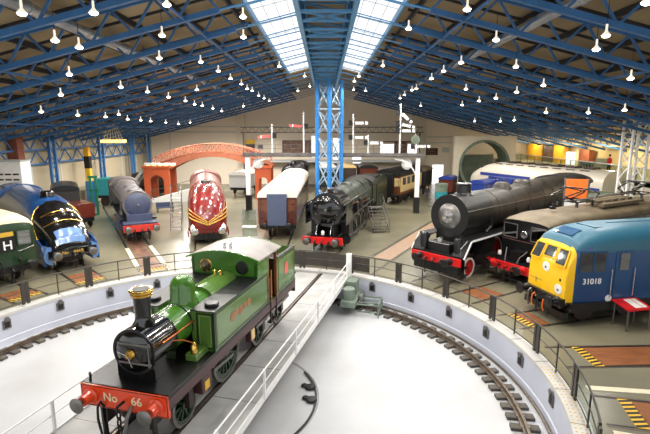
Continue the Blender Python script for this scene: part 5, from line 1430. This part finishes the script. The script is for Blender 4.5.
# second black engine far behind the coach
steam('steam_locomotive','small black steam locomotive facing the hall behind the white-roofed coach',0,0,
  dict(zc=2.6, br=.95, xs=-1.5, xb=-3.0, xf=-6, xc=-8, xe=-9.4, rb=1.6, rbx=-1.0, bz0=.85, bz1=1.25, boiler='black_satin', smoke='black_satin', cab='black_satin', chim=(-2.2,3.7,.28), domes=((-4.6,.35,.36),), cz=3.6, wz=.8, wheels=((-2.0,.5,10,0),(-4,.8,12,1),(-6.2,.8,12,1))),loc=(-4.5,54.5)).rotation_euler = (0,0,R(-96))
# green post
t = T('signal_post', 'dark green twin-legged post left of the grey engine', 'post', (-21.0,41.5,0), R(20))
for x in (-.22,.22): MB().box(x-.1,x+.1,-.1,.1,0,3.5).build('leg','green_post',t)
b = MB(); b.box(-.4,.4,-.12,.12,3.4,3.6); b.box(-.4,.4,-.1,.1,2.2,2.35); b.box(-.3,.3,-.15,.15,0,.12); b.pieces('crosspiece','green_post',t)
t = T('crane_column', 'yellow and black column at the left wall under the hanging yellow light', 'column', (-23.8,46.4,0), 0)
MB().box(-.3,.3,-.3,.3,0,2.6).build('lower_shaft','truss_blue',t)
MB().box(-.22,.22,-.22,.22,2.6,3.9).build('yellow_block','hazard_yellow',t); MB().box(-.26,.26,-.26,.26,3.9,5.1).build('black_block','black_matt',t); MB().box(-.22,.22,-.22,.22,5.1,6.0).build('upper_block','gallery_yellow',t)
t = T('hanging_light', 'hanging yellow lit canopy with fanned ropes at the left wall', 'lamp', (-21.6,47.6,6.4))
b = MB(); b.box(-1.1,1.1,-.5,.5,0,.3); b.build('canopy','lamp_warm',t)
b = MB()
for k in range(7): b.bar((-1.0+k*.33,0,.3),(-.3+k*.1,0,2.0),.03)
b.build('rope','rail_cream',t)
# steps beside engines
def steps(label, x, y, rz, n, rise, w=.9):
    t = T('access_steps', label, 'steps', (x,y,0), R(rz), 'metal access steps')
    for k in range(n): MB().box(-k*.28-.26,-k*.28,-w/2,w/2,(k+1)*rise-.04,(k+1)*rise).build('tread','steel_bright',t)
    for s in (-1,1):
        MB().bar((0,s*w/2,.05),(-n*.28,s*w/2,n*rise),.05,.12).build('stringer','grey_boiler',t)
        b = MB(); b.tube([(-.1,s*w/2,1.0),(-n*.28,s*w/2,n*rise+.95),(-n*.28-.6,s*w/2,n*rise+.95)],.022); b.bar((-.1,s*w/2,.1),(-.1,s*w/2,1.0),.04); b.bar((-n*.28,s*w/2,n*rise),(-n*.28,s*w/2,n*rise+.95),.04); b.bar((-n*.28-.6,s*w/2,0),(-n*.28-.6,s*w/2,n*rise+.95),.05)
        b.build('step_handrail','steel',t)
    MB().box(-n*.28-.65,-n*.28,-w/2,w/2,n*rise-.05,n*rise).build('landing','grey_boiler',t)
    return t
steps('silver access steps at the cab of the green-boilered engine',4.3,33.9,-82,8,.2,1.2)
steps('silver access steps left of the crimson engine',-11.5,34.8,-75,9,.24,.8)
t = T('display_stand', 'clear display stand with a white shelf left of the maroon coach', 'display stand', (-5.35,32.0,0))
MB().box(-.5,.5,-.02,.02,.2,2.1).build('clear_panel','clear_glass',t); MB().box(-.5,.5,-.3,.05,.85,.95).build('shelf','white_paint',t)
for x in (-.52,.52): MB().box(x-.03,x+.03,-.04,.04,0,2.15).build('post','steel_bright',t)
MB().box(-.55,.55,-.3,.3,0,.06).build('base','white_paint',t)
t = T('bench', 'small blue-grey bench on the floor right of the grey engine', 'bench', (-15.2,43.2,0), R(30))
MB().box(-.8,.8,-.25,.25,.4,.48).build('seat','slate_blue',t); MB().box(-.8,.8,.2,.26,.48,.9).build('backrest','slate_blue',t)
for x in (-.7,.7): MB().box(x-.04,x+.04,-.22,.22,0,.4).build('leg','steel',t)
t = T('information_table', 'red-topped information table with white sheets beside the blue diesel', 'table', (11.9,16.9,0), R(12))
b = MB(); b.hexa([(-.55,-.4,.82),(.55,-.4,.82),(.55,.4,.98),(-.55,.4,.98),(-.55,-.4,.88),(.55,-.4,.88),(.55,.4,1.04),(-.55,.4,1.04)]); b.build('tabletop','sign_red',t)
for x, y in ((-.48,-.33),(.48,-.33),(-.48,.33),(.48,.33)): MB().box(x-.025,x+.025,y-.025,y+.025,0,.86 if y<0 else .98).build('leg','steel',t)
for i,(x,w) in enumerate(((.02,.3),(.36,.2))):
    q = T('leaflet', 'white printed sheet on the red table, the %s one' % ('left' if i==0 else 'right'), 'sheet', (11.9,16.9,0), R(12), 'sheets on the red table')
    b = MB(); b.hexa([(x-.15,-.3,.9025),(x+w-.15,-.3,.9025),(x+w-.15,.3,1.0225),(x-.15,.3,1.0225),(x-.15,-.3,.908),(x+w-.15,-.3,.908),(x+w-.15,.3,1.028),(x-.15,.3,1.028)]); b.build('page','paper',q)

# ------------------------------------------------------------------ people
def person(label, loc, rz, top, legs):
    t = T('person', label, 'person', loc, rz)
    J = {'pel':(0,0,.95),'ch':(0,-.01,1.28),'nk':(0,0,1.47),'hd':(0,.02,1.6),'tp':(0,.01,1.73)}
    vs = [(0,0,.95),(0,0,1.15),(0,0,1.36),(0,0,1.47),(0,.02,1.57),(0,.02,1.68)]; ed = [(0,1),(1,2),(2,3),(3,4),(4,5)]; rad = [.15,.13,.16,.055,.09,.07]
    for s in (-1,1):
        i = len(vs); vs += [(s*.09,0,.86),(s*.11,.02,.48),(s*.11,-.02,.08),(s*.12,.14,.04)]; rad += [.09,.06,.04,.035]; ed += [(0,i),(i,i+1),(i+1,i+2),(i+2,i+3)]
        i = len(vs); vs += [(s*.19,0,1.38),(s*.24,-.02,1.12),(s*.23,.1,.88),(s*.22,.13,.8)]; rad += [.055,.042,.032,.028]; ed += [(2,i),(i,i+1),(i+1,i+2),(i+2,i+3)]
    me = bpy.data.meshes.new('body'); me.from_pydata(vs, ed, []); o = bpy.data.objects.new('body', me); COL.objects.link(o)
    sk = o.modifiers.new('skin','SKIN'); su = o.modifiers.new('sub','SUBSURF'); su.levels = 1; su.render_levels = 1
    for v, r_ in zip(me.skin_vertices[0].data if me.skin_vertices else [], rad): v.radius = (r_, r_*.85)
    if not me.skin_vertices: pass
    bpy.context.view_layer.update()
    m2 = bpy.data.meshes.new_from_object(o.evaluated_get(bpy.context.evaluated_depsgraph_get()))
    bpy.data.objects.remove(o); m2.materials.clear()
    for n_ in (top, legs, 'skin', 'black_satin'): m2.materials.append(MATS[n_])
    for p in m2.polygons:
        c = p.center; p.material_index = 2 if c.z > 1.46 or (abs(c.x) > .17 and c.z < .87 and c.z > .6) else (3 if c.z < .1 else (1 if c.z < .93 and abs(c.x) < .2 else 0)); p.use_smooth = True
    ob = bpy.data.objects.new('body', m2); COL.objects.link(ob); ob.parent = t
    b = MB(); b.ball((0,-.0,1.67),.095,.11,.1,14); b.build('hair','hair',t)
    return t
person('person in a red top and dark trousers standing on the gallery', (26.2,42.6,GZ), R(100), 'cloth_red', 'cloth_dark')
person('person in dark clothes standing on the gallery right of the dark display case', (26.4,34.3,GZ), R(80), 'cloth_dark', 'cloth_dark')
person('person in dark clothes standing near the far doorway', (11.2,50.2,0), R(170), 'cloth_dark', 'slate_blue')
# ------------------------------------------------------------------ camera, world, exposure
cam = bpy.data.cameras.new('camera'); co = bpy.data.objects.new('camera', cam); COL.objects.link(co)
cam.sensor_width = 36; cam.lens = CAM_F/650*36; cam.clip_end = 300
co.location = (0,0,CAM_H); co.rotation_euler = (PI/2-CAM_P, 0, 0); SC.camera = co
w = bpy.data.worlds.new('sky'); SC.world = w; w.use_nodes = True
bg = w.node_tree.nodes['Background']; bg.inputs['Color'].default_value = (.95,.975,1,1); bg.inputs['Strength'].default_value = 1.5
SC.view_settings.view_transform = 'Standard'; SC.view_settings.look = 'None'; SC.view_settings.gamma = 1; SC.view_settings.use_curve_mapping = False
SC.view_settings.exposure = -0.05
